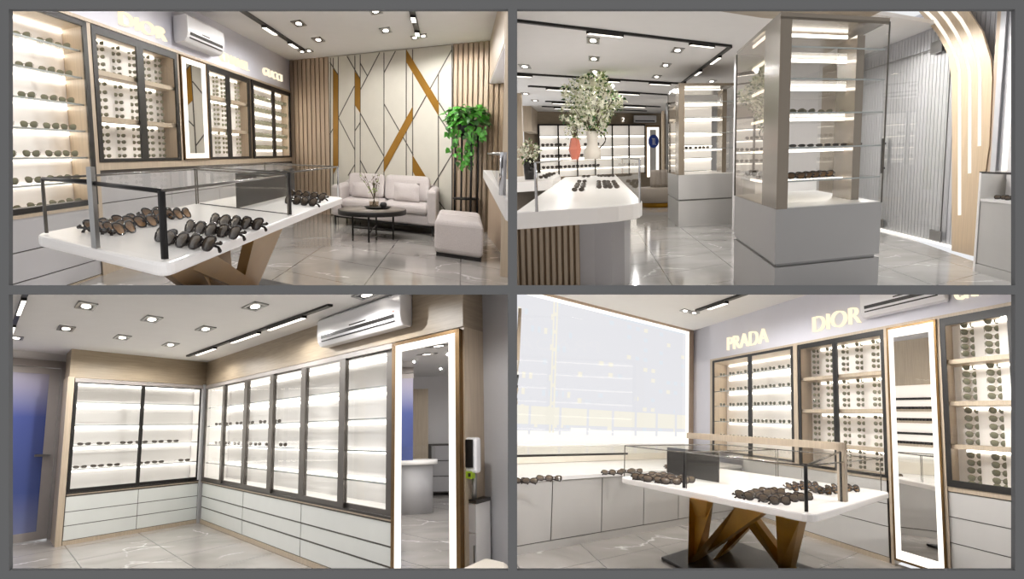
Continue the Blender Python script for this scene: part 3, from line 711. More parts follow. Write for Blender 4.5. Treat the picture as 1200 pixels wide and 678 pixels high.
# ---- two ottomans
def ottoman(a0, a1, b0, b1, h, label):
    t = thing(R, 'ottoman', ((a0+a1)/2, (b0+b1)/2, 0), label, 'ottoman', 'light grey ottomans')
    mb = MB(R); mb.box(a0, a1, b0, b1, .035, h); mb.build('cushion', 'fabric', t, bevel=.06, seg=4)
    mb = MB(R); mb.box(a0+.04, a1-.04, b0+.03, b1-.03, 0, .04); mb.build('base', 'black', t)
ottoman(8.72, 9.55, -.335, .44, .435, 'light grey cube ottoman nearer the floor front, by the sofa')
ottoman(9.57, 10.35, -.335, .44, .435, 'light grey cube ottoman behind the first, between it and plant stand')

# ---- plant stand and hanging pothos
t = thing(R, 'plant_stand', (11.9, -.08, 0), 'tall black metal rod plant stand with a round shelf by the slatted wall', 'plant stand')
for k, (da, db) in enumerate(((0, .24), (-.15, .1), (-.15, -.1), (0, -.24), (.12, .1), (.12, -.1))):
    mb = MB(R); mb.rod((11.9+da, -.08+db, 0), (11.9+da, -.08+db, 1.45), .016); mb.build('upright', 'black', t)
mb = MB(R); mb.lathe(R.p(11.9, -.08, .5), [(0, 0), (.2, 0), (.2, .025), (0, .025)], 0, 24); mb.build('shelf', 'black', t)
mb = MB(R); mb.lathe(R.p(11.9, -.08, 1.43), [(0, 0), (.19, 0), (.19, .02), (0, .02)], 0, 24); mb.build('top_plate', 'black', t)
pc = R.p(11.9, -.08, 1.45)
t = thing(R, 'potted_pothos', (11.9, -.08, 1.45), 'bushy green trailing pothos in a dark pot on the tall black stand', 'plant')
mb = MB(R); mb.lathe(pc, [(0, 0), (.13, 0), (.17, .24), (.15, .24), (.12, .03)], 0, 20); mb.build('pot', 'pot', t)
def leaf(ml, q, d, up, s, m=0):
    d = d.normalized(); w = d.cross(up)
    if w.length < .05: w = d.orthogonal()
    w.normalize(); n = w.cross(d)
    pts = [q, q+d*s*.25+w*s*.42-n*s*.06, q+d*s*.65+w*s*.3, q+d*s*1.1-n*s*.15, q+d*s*.65-w*s*.3, q+d*s*.25-w*s*.42-n*s*.06, q+d*s*.5+n*s*.1]
    ml.raw(pts, [[0, 1, 6], [1, 2, 6], [2, 3, 6], [3, 4, 6], [4, 5, 6], [5, 0, 6]], m, True)
rnd = random.Random(11); ml = MB(R)
for i in range(250):
    a = rnd.uniform(0, 6.28); el = rnd.uniform(-.5, 1.1); rr = rnd.uniform(.16, .32)
    q = pc+Vector((cos(a)*rr*cos(el)*1.05, sin(a)*rr*cos(el), .27+sin(el)*rr*.75))
    leaf(ml, q, Vector((cos(a), sin(a), rnd.uniform(-.9, .2))), Vector((rnd.gauss(0, .3), rnd.gauss(0, .3), 1)), rnd.uniform(.08, .135), 0 if rnd.random() < .75 else 1)
vines = MB(R)
vw = Vector((-pc.y, pc.x, 0)).normalized(); vf = -Vector((pc.x, pc.y, 0)).normalized()
for x, ln, nl in ((.02, .62, 26), (.05, .55, 22), (-.2, .45, 12), (-.12, .66, 10), (.1, .3, 12), (-.26, .15, 9), (.25, .22, 9)):
    p0 = pc+vw*(-x)*1.+vf*.2+Vector((0, 0, .15)); pts = [p0+vf*.04*sin(k)+Vector((0, 0, -k*ln/5)) for k in range(6)]
    vines.tube(pts, .005, 0, 5)
    for k in range(nl):
        f = k/nl*5; q = pts[int(f)].lerp(pts[min(5, int(f)+1)], f % 1)
        leaf(ml, q+vw*rnd.gauss(0, .025), Vector((rnd.gauss(0, .6), rnd.gauss(0, .6), -1)), vf+Vector((rnd.gauss(0, .3), rnd.gauss(0, .3), .2)), rnd.uniform(.06, .11), 0 if rnd.random() < .75 else 1)
vines.build('vine', 'stem', t); ml.build('leaf_crown', ['leaf', 'leaf_dark'], t, normals=False)

# ---- counter along the far side
t = thing(R, 'service_counter', (9, -.55, 0), 'timber fronted service counter with thick white top beside the plant', 'counter')
mb = MB(R); mb.prism([(8.755,-0.75), (11.6, -1.05), (11.6, -.53), (11.295,-0.565), (8.868,-0.728)], 0, .86); mb.build('front', 'slat', t)
mb = MB(R); mb.prism([(4.2,-0.349), (11.7, -1.05), (11.7, -.42), (4.353,-0.324)], .85, .96); mb.build('counter_top', 'white', t)
t = thing(R, 'counter_glass_case', (9, -.6, .96), 'low clear glass case with chrome corner on the service counter', 'glass case')
ca = (4.484,-0.329)
mb = MB(R); mb.rod((ca[0]+.3, ca[1]+.0, .96), (ca[0]+.3, ca[1], 1.21), .022, 0, 8); mb.build('corner_post', 'chrome', t)
mb = MB(R); mb.rod((ca[0]+.3, ca[1], 1.2), (11.5, -.5, 1.2), .012); mb.build('top_rail', 'steel', t)
mb = MB(R); mb.poly([(ca[0]+.3, ca[1], .97), (11.5, -.5, .97), (11.5, -.5, 1.2), (ca[0]+.3, ca[1], 1.2)]); mb.build('pane', 'glass', t, normals=False)

# ---- white showcase table with two glass cases
def showcase_table(R, s0, s1, t0, t1, zt, label, th=.05, legs=True, base=None, lz=None):
    t = thing(R, 'showcase_table', ((s0+s1)/2, (t0+t1)/2, 0), label, 'table')
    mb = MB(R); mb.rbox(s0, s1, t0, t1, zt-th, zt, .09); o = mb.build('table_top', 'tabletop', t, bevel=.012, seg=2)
    if base:
        mb = MB(R); mb.box(*base, 0.002, .035); mb.build('base_plate', 'black', t, bevel=.008)
    return t
def plate_leg(t, R, p, q, wp, wq, th, mat='gold', axis='a'):
    """tapered flat metal leg from p (foot) to q (top)"""
    mb = MB(R); (a, b, z), (c, d_, w) = p, q
    if axis == 'a': mb.hexa([(a-wp, b-th, z), (a+wp, b-th, z), (a+wp, b+th, z), (a-wp, b+th, z)], [(c-wq, d_-th, w), (c+wq, d_-th, w), (c+wq, d_+th, w), (c-wq, d_+th, w)])
    else: mb.hexa([(a-th, b-wp, z), (a+th, b-wp, z), (a+th, b+wp, z), (a-th, b+wp, z)], [(c-th, d_-wq, w), (c+th, d_-wq, w), (c+th, d_+wq, w), (c-th, d_+wq, w)])
    return mb.build('leg', mat, t)
ZT = .8
tb1 = showcase_table(R, 1.70, 5.72, 1.40, 2.62, ZT, 'white-topped showcase table with crossed gold legs in the sofa lounge', base=(2.6, 5.3, 1.95, 2.9))
def hx1(foot, top, wf, wt, th):
    mb = MB(R); (a, b), (c, d_) = foot, top
    mb.hexa([(a-wf, b-th, .03), (a+wf, b-th, .03), (a+wf, b+th, .03), (a-wf, b+th, .03)], [(c-wt, d_-th, .75), (c+wt, d_-th, .75), (c+wt, d_+th, .75), (c-wt, d_+th, .75)]); return mb.build('leg', 'gold_deep', tb1)
hx1((3.72, 2.12), (3.33, 1.52), .14, .33, .05)
hx1((3.72, 2.2), (3.0, 1.95), .12, .3, .05)
hx1((4.63, 2.08), (2.12, 1.47), .1, .17, .05)
hx1((4.0, 2.55), (1.9, 1.46), .1, .13, .05)
def glass_case(R, name, s0, s1, t0, t1, z0, z1, label, posts=(), rail=(), mat='glass_edge', pr=.014, gl='case_glass', top=True):
    t = thing(R, name, ((s0+s1)/2, (t0+t1)/2, z0), label, 'glass case')
    C = [(s0, t0), (s1, t0), (s1, t1), (s0, t1)]
    for i in range(4):
        (a, b), (c, d_) = C[i], C[(i+1) % 4]
        mb = MB(R); mb.poly([(a, b, z0+.004), (c, d_, z0+.004), (c, d_, z1), (a, b, z1)]); mb.build('pane', gl, t, normals=False)
    if top: mb = MB(R); mb.poly([(*p, z1) for p in C]); mb.build('lid', gl, t, normals=False)
    mb = MB(R)
    for i in range(4): mb.bar((*C[i], z1), (*C[(i+1) % 4], z1), .008)
    mb.build('lid_edge', mat, t)
    for i in range(4):
        m_, r_ = posts[i] if i < len(posts) and posts[i] else (mat, .005)
        mb = MB(R); mb.bar((*C[i], z0+.004), (*C[i], z1), r_*1.4); mb.build('corner_post', m_, t)
    return t
ca = glass_case(R, 'table_glass_case', 1.765, 3.72, 1.45, 2.55, ZT, 1.043, 'clear glass case at the end of the lounge table showing two clusters of sunglasses', [('black', .013), None, None, ('glass_edge', .008)])
mb = MB(R); mb.box(1.70, 1.735, 1.955, 2.0, ZT-.0, 1.112); mb.build('support_post', 'steel', ca)
mb = MB(R); mb.bar((1.72, 1.98, 1.05), (1.765, 1.45, 1.043), .012); mb.build('rail', 'black', ca)
mb = MB(R); mb.bar((1.72, 1.98, 1.055), (1.765, 2.55, 1.043), .012); mb.build('rail', 'black', ca)
cb = glass_case(R, 'table_glass_case', 3.76, 5.62, 1.45, 2.55, ZT, 1.058, 'clear glass case with dark centre divider at the sofa end of the lounge table', [('dark_metal', .013), ('chrome', .008), None, None])
mb = MB(R); mb.box(3.78, 5.55, 2.05, 2.065, ZT+.004, 1.03); mb.build('divider', 'black', cb)
mb = MB(R); mb.box(3.79, 3.80, 1.45, 2.55, ZT+.001, ZT+.006); mb.build('base_line', 'black', cb)
G1 = [(2.068,2.312),(2.091,2.235),(2.113,2.16),(2.131,2.09),(2.349,2.298),(2.375,2.21),(2.433,2.142),(2.515,2.102),(2.776,2.366),(2.807,2.261),(2.868,2.191),(2.92,2.132)]
for i, (a, b) in enumerate(G1):
    at = (a, b, ZT+.002); BROWN.put(pose(R, at, 1.15+rnd.uniform(-.1, .1), .18, -.5), 'sunglasses', 'brown lens tortoiseshell sunglasses, %s of rear cluster in end case of lounge table' % ORD[i], 'sunglasses', 'sunglasses on the lounge table')
G2 = [(2.076,1.72),(2.042,1.607),(2.057,1.513),(2.075,1.419),(2.436,1.721),(2.435,1.628),(2.466,1.542),(2.473,1.444),(2.824,1.736),(2.82,1.627),(2.843,1.544),(2.871,1.456)]
for i, (a, b) in enumerate(G2):
    at = (a, b, ZT+.002); GREY.put(pose(R, at, -1.0+rnd.uniform(-.08, .08), .185, -.45), 'sunglasses', 'dark lens sunglasses, %s of front cluster in end case of lounge table' % ORD[i], 'sunglasses', 'sunglasses on the lounge table')
G3 = [(5.125,1.926),(5.108,1.813),(5.092,1.704),(5.084,1.588),(4.524,1.724),(4.524,1.618),(4.516,1.523)]
for i, (a, b) in enumerate(G3):
    at = (a, b, ZT+.002); GREY.put(pose(R, at, -1.0, .19, -.45), 'sunglasses', 'small brown sunglasses, %s in the divided case at the sofa end of table' % ORD[i], 'sunglasses', 'sunglasses on the lounge table')
G4 = [(4.1+.2*i, 2.1+.08*(i % 2)) for i in range(6)]

# ---- lounge lamps
for a, b in ((6.5, 2.6), (8.7, 2.8), (10.2, 2.8), (8.7, 1.4), (10.2, 1.5), (11.0, .8), (4.3, 2.9), (6.4, 1.6)): lamp(R, 'downlight_fill_beam', 'SPOT', (a, b, H-.06), 50, .04)  # beams of the downlights, plus added fill beams without a fitting

# ================================================================== ROOM 2: the tower showcase hall
R = R2
H = 3.1
mb = MB(R); mb.poly([(*(9.222,-1.206), 0), (*(3.647,6.148), 0), (12, 7.5, 0), (32, 7.5, 0), (32, -4.5, 0), (20, -4, 0)])
struct(mb, 'floor', 'marble_b', uv=True)
mb = MB(R); mb.prism([(9.389,-1.1), (7.255,2.744), (7.2, 6.9), (32, 7.5), (32, -4.5), (16, -4)], H, H+.05); struct(mb, 'ceiling', 'ceiling')
mb = MB(R); mb.prism([(8.281,2.045), (8.315,3.027), (7.9, 5.0), (5.0, 5.0), (6.953,1.902)], H-.03, H-.004); struct(mb, 'ceiling', 'wood_h')
mb = MB(R); mb.box(30, 30.2, -3.2, 5.5, 0, H); struct(mb, 'wall_back', 'wood_h')
mb = MB(R); mb.box(12.3, 30, 6.9, 7.2, 0, H); struct(mb, 'wall_right', 'wall_white')
# fluted grey wall behind the arch with its light lines
TW = 6.95
mb = MB(R); mb.box(5.5, 12.5, TW+.03, TW+.15, 0, 3.3); slats(mb, TW+.03, 5.6, 12.4, .03, 3.3, .12, .108, .02, 'a'); struct(mb, 'wall_right', 'wall_grey')
mb = MB(R); mb.box(5.5, 12.5, 6.78, 7.2, 3.3, 3.34); struct(mb, 'ceiling', 'wall_lilac')
mb = MB(R); mb.box(6.0, 12.4, TW-.05, TW-.02, 3.26, 3.285); struct(mb, 'trim_4', 'led_white')
mb = MB(R); mb.box(6.3, 12.4, TW-.06, TW-.02, 0, .03); struct(mb, 'trim_5', 'led_white')
# arch wall: timber board with a round-headed opening
TB = 6.72
IN = [(6.27, 0), (6.45, 1.41), (6.56, 2.2), (6.70, 2.6), (7.1, 2.95), (7.85, 3.42), (8.6, 3.6), (9.3, 3.62), (9.85, 3.42), (10.4, 3.0), (10.7, 2.4), (10.75, 0)]
OU = [(5.66, 0), (5.48, 1.41), (5.49, 2.16), (5.57, 2.42), (5.83, 2.79), (6.27, 3.14), (6.9, 3.62), (8.6, 4.2)]
for nm, pl in (('wall_arch', [(5.66, -.0), (6.27, 0), (6.45, 1.41), (6.56, 2.2), (5.5, 2.2), (5.46, 1.41)]), ('wall_arch', [(5.5, 2.2), (6.56, 2.2), (6.70, 2.6), (7.1, 2.95), (7.85, 3.42), (7.6, 3.9), (6.9, 3.64), (6.27, 3.14), (5.83, 2.79), (5.57, 2.42)])):
    mb = MB(R); mb.slab_a(TB, .06, pl); struct(mb, nm, 'wood_warm')
mb = MB(R); mb.slab_a(TB, .06, [(9.75, 3.5), (10.4, 3.0), (10.7, 2.4), (10.75, 0), (12.5, 0), (12.5, 3.7), (9.75, 3.7)]); struct(mb, 'wall_arch', 'wood')
for i, (pts, lb) in enumerate((([(7.686,3.468),(7.556,3.361),(7.163,3.141),(6.842,2.908),(6.615,2.719),(6.445,2.543),(6.351,2.38),(6.314,2.235),(6.078,0.493)], 'innermost and longest'), ([(7.25,3.386),(7.084,3.275),(6.79,3.089),(6.522,2.885),(6.323,2.701),(6.182,2.514),(6.082,2.361),(6.032,2.208),(5.88,1.044)], 'middle'), ([(6.819,3.305),(6.654,3.197),(6.39,3.022),(6.162,2.83),(6.0,2.656),(5.866,2.475),(5.804,2.331),(5.771,2.183),(5.674,1.386)], 'outermost and shortest'))):
    mb = MB(R); P = [R.p(a, TB-.012, z) for a, z in pts]; w = .03
    L = []; Q = []
    for k, p in enumerate(P):
        d = (P[min(k+1, len(P)-1)]-P[max(k-1, 0)]).normalized(); n = d.cross(R.e2).normalized()
        L.append(p+n*w); Q.append(p-n*w)
    n_ = len(P); off = R.e2*.01
    V = L+Q+[p+off for p in L]+[p+off for p in Q]; F = []
    for k in range(n_-1):
        F += [[k, k+1, n_+k+1, n_+k], [k, 2*n_+k, 2*n_+k+1, k+1], [n_+k, n_+k+1, 3*n_+k+1, 3*n_+k]]
    mb.raw(V, F); tag(mb.build('arch_light', 'led_arch'), '%s of three glowing lines curving along the timber arch' % lb, 'strip light', 'light lines on the arch')

# glass door in the fluted wall
t = thing(R, 'glass_door', (8.0, TW-.05, .04), 'frameless clear glass door with dark pull handle before the fluted wall', 'door')
mb = MB(R); mb.box(6.8, 9.25, TW-.075, TW-.06, .04, 2.78); mb.build('leaf', 'glass', t, normals=False)
mb = MB(R); mb.box(9.02, 9.1, TW-.16, TW-.12, .98, 1.56); mb.box(9.03, 9.09, TW-.13, TW-.06, 1.05, 1.08); mb.box(9.03, 9.09, TW-.13, TW-.06, 1.46, 1.49); mb.build('handle', 'black', t)
for a in (6.75, 8.95):
    mb = MB(R); mb.box(a, a+.38, TW-.1, TW-.05, .06, .2); mb.build('patch_fitting', 'steel', t)
mb = MB(R); mb.box(7.05, 7.42, TW-.12, TW-.05, 2.72, 2.88); mb.build('door_closer', 'steel', t)
mb = MB(R); mb.box(6.3, 10.4, TW-.08, TW-.055, 2.785, 2.80); mb.build('header_line', 'steel', t)
mb = MB(R); mb.box(6.78, 6.80, TW-.08, TW-.055, .04, 2.78); mb.build('edge_seal', 'dark_metal', t)

# ---- right-hand window strip and column beyond the arch
mb = MB(R); mb.box(4.5, 5.5, TB+.02, TB+.12, 0, 3.6); struct(mb, 'wall_side', 'slat')
mb = MB(R); mb.box(4.25, 5.3, TB-.1, TB+.0, 0, 3.8); slats(mb, TB-.1, 4.3, 5.35, 1.0, 3.8, .22, .12, .05, 'a'); struct(mb, 'trim_6', 'wall_grey')
mb = MB(R); mb.box(4.836, 4.971, 6.5, 6.54, 1.1, 3.9); struct(mb, 'window_1', 'led_white')
mb = MB(R); mb.box(4.713, 4.83, 6.48, 6.54, 0, 3.9); struct(mb, 'trim_8', 'wall_white')
# ---- grey display cabinet at the far side
t = thing(R, 'display_counter', (4.5, 6.0, 0), 'grey display counter with glass top box beside the timber arch', 'display cabinet')
S0, S1, T0 = 3.9, 4.98, 5.93
mb = MB(R); mb.box(S0, S1-.05, T0, T0+.7, .1, .79); mb.build('body', 'grey_lam2', t)
mb = MB(R); mb.box(S0, S1, T0-.01, T0+.7, 0, .095); mb.build('plinth', 'grey_lam2', t)
mb = MB(R); mb.box(S1-.05, S1, T0-.015, T0+.7, 0, 1.1); mb.build('side_panel', 'white', t)
mb = MB(R); mb.box(S0, S1-.05, T0-.01, T0+.7, .79, .815); mb.build('shelf_board', 'white', t)
mb = MB(R); mb.box(S0, S1-.05, T0+.69, T0+.7, .815, 1.2); mb.build('back_panel', 'cream', t)
mb = MB(R); mb.box(S0, S1, T0-.01, T0+.7, 1.095, 1.11); mb.build('lid', 'glass', t, normals=False)
mb = MB(R); mb.box(S0, S1, T0-.015, T0-.005, 1.09, 1.112); mb.build('lid_edge', 'dark_metal', t)
for i in range(6):
    at = (4.62-.105*i, T0+.16+.04*(i % 2), .817); GREY.put(pose(R, at, -.5, .15, -.7), 'sunglasses', 'dark sunglasses, %s from the arch, inside the grey display counter' % ORD[i], 'sunglasses', 'sunglasses in the display counter by the arch')

# ---- tower showcases
def tower(R, s0, s1, t0, t1, zb, zt, shelves, groove, label, plinth=True, big=True, baseb=None):
    t = thing(R, 'tower_showcase', ((s0+s1)/2, (t0+t1)/2, 0), label, 'display cabinet', 'tower showcases')
    g = groove
    mb = MB(R); mb.box(s0-.0, s1, t0, t1, 0, g-.015); mb.build('base_lower', 'tower_grey', t)
    mb = MB(R); mb.box(s0+.06, s1-.06, t0+.03, t1-.03, g-.015, g+.015); mb.build('base_groove', 'steel', t)
    mb = MB(R); mb.box(s0, s1, t0, t1, g+.015, zb); mb.build('base_upper', 'tower_grey', t)
    mb = MB(R); mb.box(s0+.02, s1-.02, t0+.01, t1-.01, zb, zb+.008); mb.build('deck', 'white', t)
    ds, dt = s1-s0, t1-t0
    mb = MB(R); mb.box(s0, s0+ds*.28, t0, t0+dt*.10, zb, zt); mb.build('post', 'taupe_gloss', t)
    mb = MB(R); mb.box(s0+ds*.18, s0+ds*.45, t1-dt*.165, t1-dt*.085, zb, zt-.05); mb.build('post', 'taupe_gloss', t)
    mb = MB(R); mb.box(s0, s1, t0, t1, zt, zt+.03); mb.box(s0, s0+.03, t0, t1, zt-.02, zt); mb.build('top_board', 'taupe_gloss', t)
    mb = MB(R); mb.poly([(s0+ds*.28, t0, zb), (s1, t0, zb), (s1, t0, zt), (s0+ds*.28, t0, zt)]); mb.build('side_pane', 'bronze_glass', t, normals=False)
    mb = MB(R); mb.poly([(s0, t0+dt*.1, zb), (s0, t1, zb), (s0, t1, zt), (s0, t0+dt*.1, zt)]); mb.build('front_pane', 'glass', t, normals=False)
    mb = MB(R); mb.poly([(s0, t1, zb), (s1, t1, zb), (s1, t1, zt), (s0, t1, zt)]); mb.build('side_pane', 'glass', t, normals=False)
    mb = MB(R); mb.bar((s0, t1, zb), (s0, t1, zt), .009); mb.build('corner_edge', 'glass_edge', t)
    mb = MB(R); mb.bar((s1, t0, zb), (s1, t0, zt), .012); mb.build('corner_edge', 'glass_edge', t)
    for z in shelves:
        mb = MB(R); mb.box(s0+.03, s1-.03, t0+.02, t1-.02, z-.012, z); mb.build('shelf', 'glass', t, normals=False)
        mb = MB(R); mb.box(s0+.02, s0+.03, t0+dt*.1, t1-.02, z-.012, z); mb.build('shelf_edge', 'shelf_glass', t)
    for z in [zt]+shelves:
        mb = MB(R); mb.box(s0+ds*.30, s0+ds*.315, t0+dt*.1, t1-dt*.17, z-.04, z-.016); mb.build('light_strip', 'led', t)
        mb = MB(R); mb.box(s0+ds*.34, s1-ds*.35, t0+.04, t0+.055, z-.04, z-.018); mb.build('light_strip', 'led_soft', t)
    return t
M['taupe_gloss'] = pbr('taupe_gloss', '8f8373', .2, .25, vary=.02)
SHT = [2.2, 1.96, 1.70, 1.43, 1.17]
TQ = Sub(R, (4.863, 2.009), (7.032, 2.132), (4.458, 3.371))
tower(TQ, 0, TQ.L1, 0, TQ.L2, .95, 2.41, SHT, .5, 'large tall glass tower showcase with bronze posts on grey base, nearest the arch')
TOWER = 'near tower showcase'
for i, b in enumerate((2.42, 2.58, 2.86, 3.2)):
    at = (5.2, b, SHT[2]+.002); spectacles(R, at, face_yaw(R, at), .125, 'dark sunglasses, %s along the third shelf of the near glass tower' % ORD[i], 'sunglasses in the near glass tower', kz=1.2)
for i in range(9):
    at = (5.15, 2.28+.135*i, SHT[3]+.002); spectacles(R, at, face_yaw(R, at)+.3, .13, 'slim folded eyeglasses, %s along the fourth shelf of the near glass tower' % ORD[i], 'eyeglasses in the near glass tower', ME_OPT, 'eyeglasses', kz=.55)
for i in range(5):
    at = (5.05+.02*i, 2.36+.12*i, SHT[4]+.002); BROWN.put(pose(R, at, face_yaw(R, at)-.4, .16, -.35), 'sunglasses', 'tortoiseshell sunglasses, %s along the lowest shelf of the near glass tower' % ORD[i], 'sunglasses', 'sunglasses in the near glass tower')
for i in range(3):
    at = (5.8+.3*i, 2.2, SHT[4]+.002); spectacles(R, at, face_yaw(R, at)+.6, .14, 'small eyeglasses, %s behind the tinted side of the near glass tower' % ORD[i], 'eyeglasses in the near glass tower', ME_OPT, 'eyeglasses')
TR_ = Sub(R, (13.717, 2.368), (16.2, 2.43), (13.129, 3.95))
tower(TR_, 0, TR_.L1, 0, TR_.L2, 1.01, 2.72, [2.41, 2.11, 1.81, 1.51], .52, 'smaller-looking glass tower showcase on grey base midway down the hall')
for j, b in enumerate((2.75, 3.05, 3.3)):
    at = (14.2, b, 1.512); spectacles(R, at, face_yaw(R, at), .15, 'small dark eyeglasses, %s on the lowest shelf of the midway tower' % ORD[j], 'eyeglasses in the midway tower', ME_OPT, 'eyeglasses')

# ---- the long counter
t = thing(R, 'display_counter', (9, 0, 0), 'long white-topped display counter with timber battens and rounded grey end', 'counter')
PL = [(22, -.95), (22, 1.0), (8.25, .80), (8.0, .74), (7.86, .62), (7.80, .4), (7.83, .1), (7.97, -.3), (8.12, -1.02)]
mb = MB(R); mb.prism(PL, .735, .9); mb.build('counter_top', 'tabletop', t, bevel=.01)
PB = [(21.8, -.9), (21.8, .62), (8.5, .62), (8.2, .59), (8.08, .5), (8.1, .3), (8.3, .05), (8.42, -.17), (9.1, -1.02), (12, -1.1)]
mb = MB(R); mb.prism(PB, 0, .735); mb.build('body', 'grey_lam', t)
mb = MB(R)
A0 = Vector((8.42, -.17)); A1_ = Vector((8.72, -1.12)); n = 11
for i in range(n):
    p = A0.lerp(A1_, (i+.1)/n); q = A0.lerp(A1_, (i+.66)/n)
    mb.prism([(p.x-.06, p.y), (q.x-.06, q.y), (q.x, q.y), (p.x, p.y)], 0, .735)
p, q = A0, A1_
mb.prism([(p.x-.02, p.y), (q.x-.02, q.y), (q.x, q.y), (p.x, p.y)], 0, .734, 1)
mb.build('batten_front', ['wood', 'slat_dark'], t)
t = thing(R, 'counter_glass_case', (9, 0, .9), 'long low clear glass case on the white-topped counter', 'glass case')
ZC = 1.37
pts = [(7.98, -.72), (8.02, .74), (21, .9), (21, -.7)]
for i in range(4):
    (a, b), (c, d_) = pts[i], pts[(i+1) % 4]
    if i != 3: mb = MB(R); mb.poly([(a, b, .902), (c, d_, .902), (c, d_, ZC), (a, b, ZC)]); mb.build('pane', 'glass', t, normals=False)
mb = MB(R); mb.poly([(*p, ZC) for p in pts]); mb.build('lid', 'glass', t, normals=False)
mb = MB(R); mb.bar((7.98, -.72, .9), (7.98, -.72, ZC), .022); mb.build('corner_post', 'chrome', t)
mb = MB(R); mb.bar((8.02, .74, .9), (8.02, .74, ZC), .018); mb.build('corner_post', 'chrome', t)
mb = MB(R); mb.bar((8.02, .74, ZC), (21, .9, ZC), .012); mb.bar((7.98, -.72, ZC), (21, -.7, ZC), .012); mb.build('lid_edge', 'steel', t)
EC = [(25.431,-0.127),(20.304,-0.149),(16.092,-0.228),(14.331,-0.236),(13.291,-0.239),(11.919,-0.251),(24.324,0.468),(20.37,0.39),(15.069,0.31),(13.642,0.29),(12.459,0.274),(23.827,0.735),(19.924,0.66),(14.73,0.555),(13.323,0.533),(12.158,0.515)]
rowname = ['one']*6+['two']*5+['three']*5; kk = {}
for i, (a, b) in enumerate(EC):
    kk[rowname[i]] = kk.get(rowname[i], -1)+1
    if a > 21: a = 20.5-.1*i
    at = (a, b, .903); spectacles(R, at, .25, .2, 'dark folded eyeglasses, %s from the far end of row %s on the long white counter' % (ORD[kk[rowname[i]]], rowname[i]), 'eyeglasses on the long counter', ME_OPT, 'eyeglasses', tilt=-.5)
# ---- second counter behind, on the left of the hall
t = thing(R, 'display_counter', (20, -1.8, 0), 'white-topped brown fronted counter standing behind the long rounded counter', 'counter')
mb = MB(R); mb.prism([(16.5, -2.4), (16.5, -1.05), (21, -1.05), (26, -1.6), (26, -2.8)], .78, .98); mb.build('counter_top', 'tabletop', t)
mb = MB(R); mb.prism([(17.0, -2.35), (17.0, -1.2), (21, -1.2), (25.8, -1.7), (25.8, -2.7)], 0, .78); mb.build('front', 'taupe', t)
for i in range(4):
    at = (18+1.3*i, -1.4, .985); spectacles(R, at, .5, .22, 'dark eyeglasses, %s on the brown fronted counter' % ORD[i], 'eyeglasses on the brown fronted counter', ME_OPT, 'eyeglasses', tilt=-.5)

# ---- jug with blossom, coral vase, far plants
def blossoms(t, R, c, rx, rz, n, seed, fl=.5, size=.05, lmat=('leaf_pale', 'leaf_dark'), stems=14, foot=None):
    rnd = random.Random(seed); ml = MB(R); mp = MB(R); ms = MB(R)
    foot = foot or c-Vector((0, 0, rz))
    for i in range(stems):
        a = rnd.uniform(0, 6.28); rr = rnd.uniform(.2, .85)
        tip = c+Vector((cos(a)*rx*rr, sin(a)*rx*rr, rnd.uniform(-.3, .85)*rz)); ms.tube([foot, foot.lerp(tip, .45)+Vector((0, 0, .08)), tip], [.012, .008, .004], 0, 5)
    for i in range(n):
        while True:
            v = Vector((rnd.uniform(-1, 1), rnd.uniform(-1, 1), rnd.uniform(-1, 1)))
            if .25 < v.length < 1: break
        kk_ = 1+.22*sin(3*math.atan2(v.y, v.x)+seed)*(1-abs(v.z))+.18*sin(5*v.z+2*v.x)
        q = c+Vector((v.x*rx*kk_, v.y*rx*kk_, v.z*rz*(1+.12*sin(4*v.x+3*v.y)))); s_ = size*rnd.uniform(.7, 1.3)
        if rnd.random() < fl:
            up = Vector((rnd.gauss(0, 1), rnd.gauss(0, 1), rnd.gauss(.3, 1))).normalized(); u = up.orthogonal().normalized(); w = up.cross(u)
            P = [q]+[q+(u*cos(k*pi/5)+w*sin(k*pi/5))*s_*(1 if k % 2 == 0 else .5)+up*s_*.2 for k in range(10)]
            mp.raw(P, [[0, k+1, (k+1) % 10+1] for k in range(10)], 0)
        else: leaf(ml, q, Vector((v.x+rnd.gauss(0, .4), v.y+rnd.gauss(0, .4), v.z+rnd.gauss(0, .4))), Vector((rnd.gauss(0, .5), rnd.gauss(0, .5), 1)), s_*1.3, 0 if rnd.random() < .6 else 1)
    ms.build('stem', 'stem', t); ml.build('leaf_crown', list(lmat), t, normals=False); mp.build('blossom', 'petal', t, normals=False)
JA, JB = 16, .08; jc = R.p(JA, JB, ZC+.005)
t = thing(R, 'flower_jug', (JA, JB, ZC+.005), 'cream jug with dark loop handle full of white blossom branches on the glass case', 'vase')
mb = MB(R); mb.lathe(jc, [(0, 0), (.17, 0), (.175, .17), (.12, .25), (.105, .34), (.135, .56), (.12, .56), (.09, .36), (0, .3)], 0, 28); mb.build('jug_body', 'cream', t)
vw = Vector((-jc.y, jc.x, 0)).normalized()*-1
mb = MB(R); mb.tube([jc+vw*(.1+.17*sin(k*pi/8))+Vector((0, 0, .6-.42*k/8)) for k in range(9)], .015, 0, 6); mb.build('handle', 'dark_metal', t)
blossoms(t, R, jc+Vector((0, 0, 1.13)), .6, .62, 1500, 5,   .5, .05, stems=26, foot=jc+Vector((0, 0, .4)))
KA, KB = 15.8, -.4; kc = R.p(KA, KB, ZC+.005)
t = thing(R, 'flower_vase', (KA, KB, ZC+.005), 'faceted coral vase with small leafy stems beside the cream jug', 'vase')
mb = MB(R); mb.lathe(kc, [(0, 0), (.075, 0), (.13, .2), (.09, .38), (.08, .42), (.06, .42), (0, .3)], 0, 6); mb.build('vase_body', 'coral', t)
for f in t.children[0].data.polygons: f.use_smooth = False
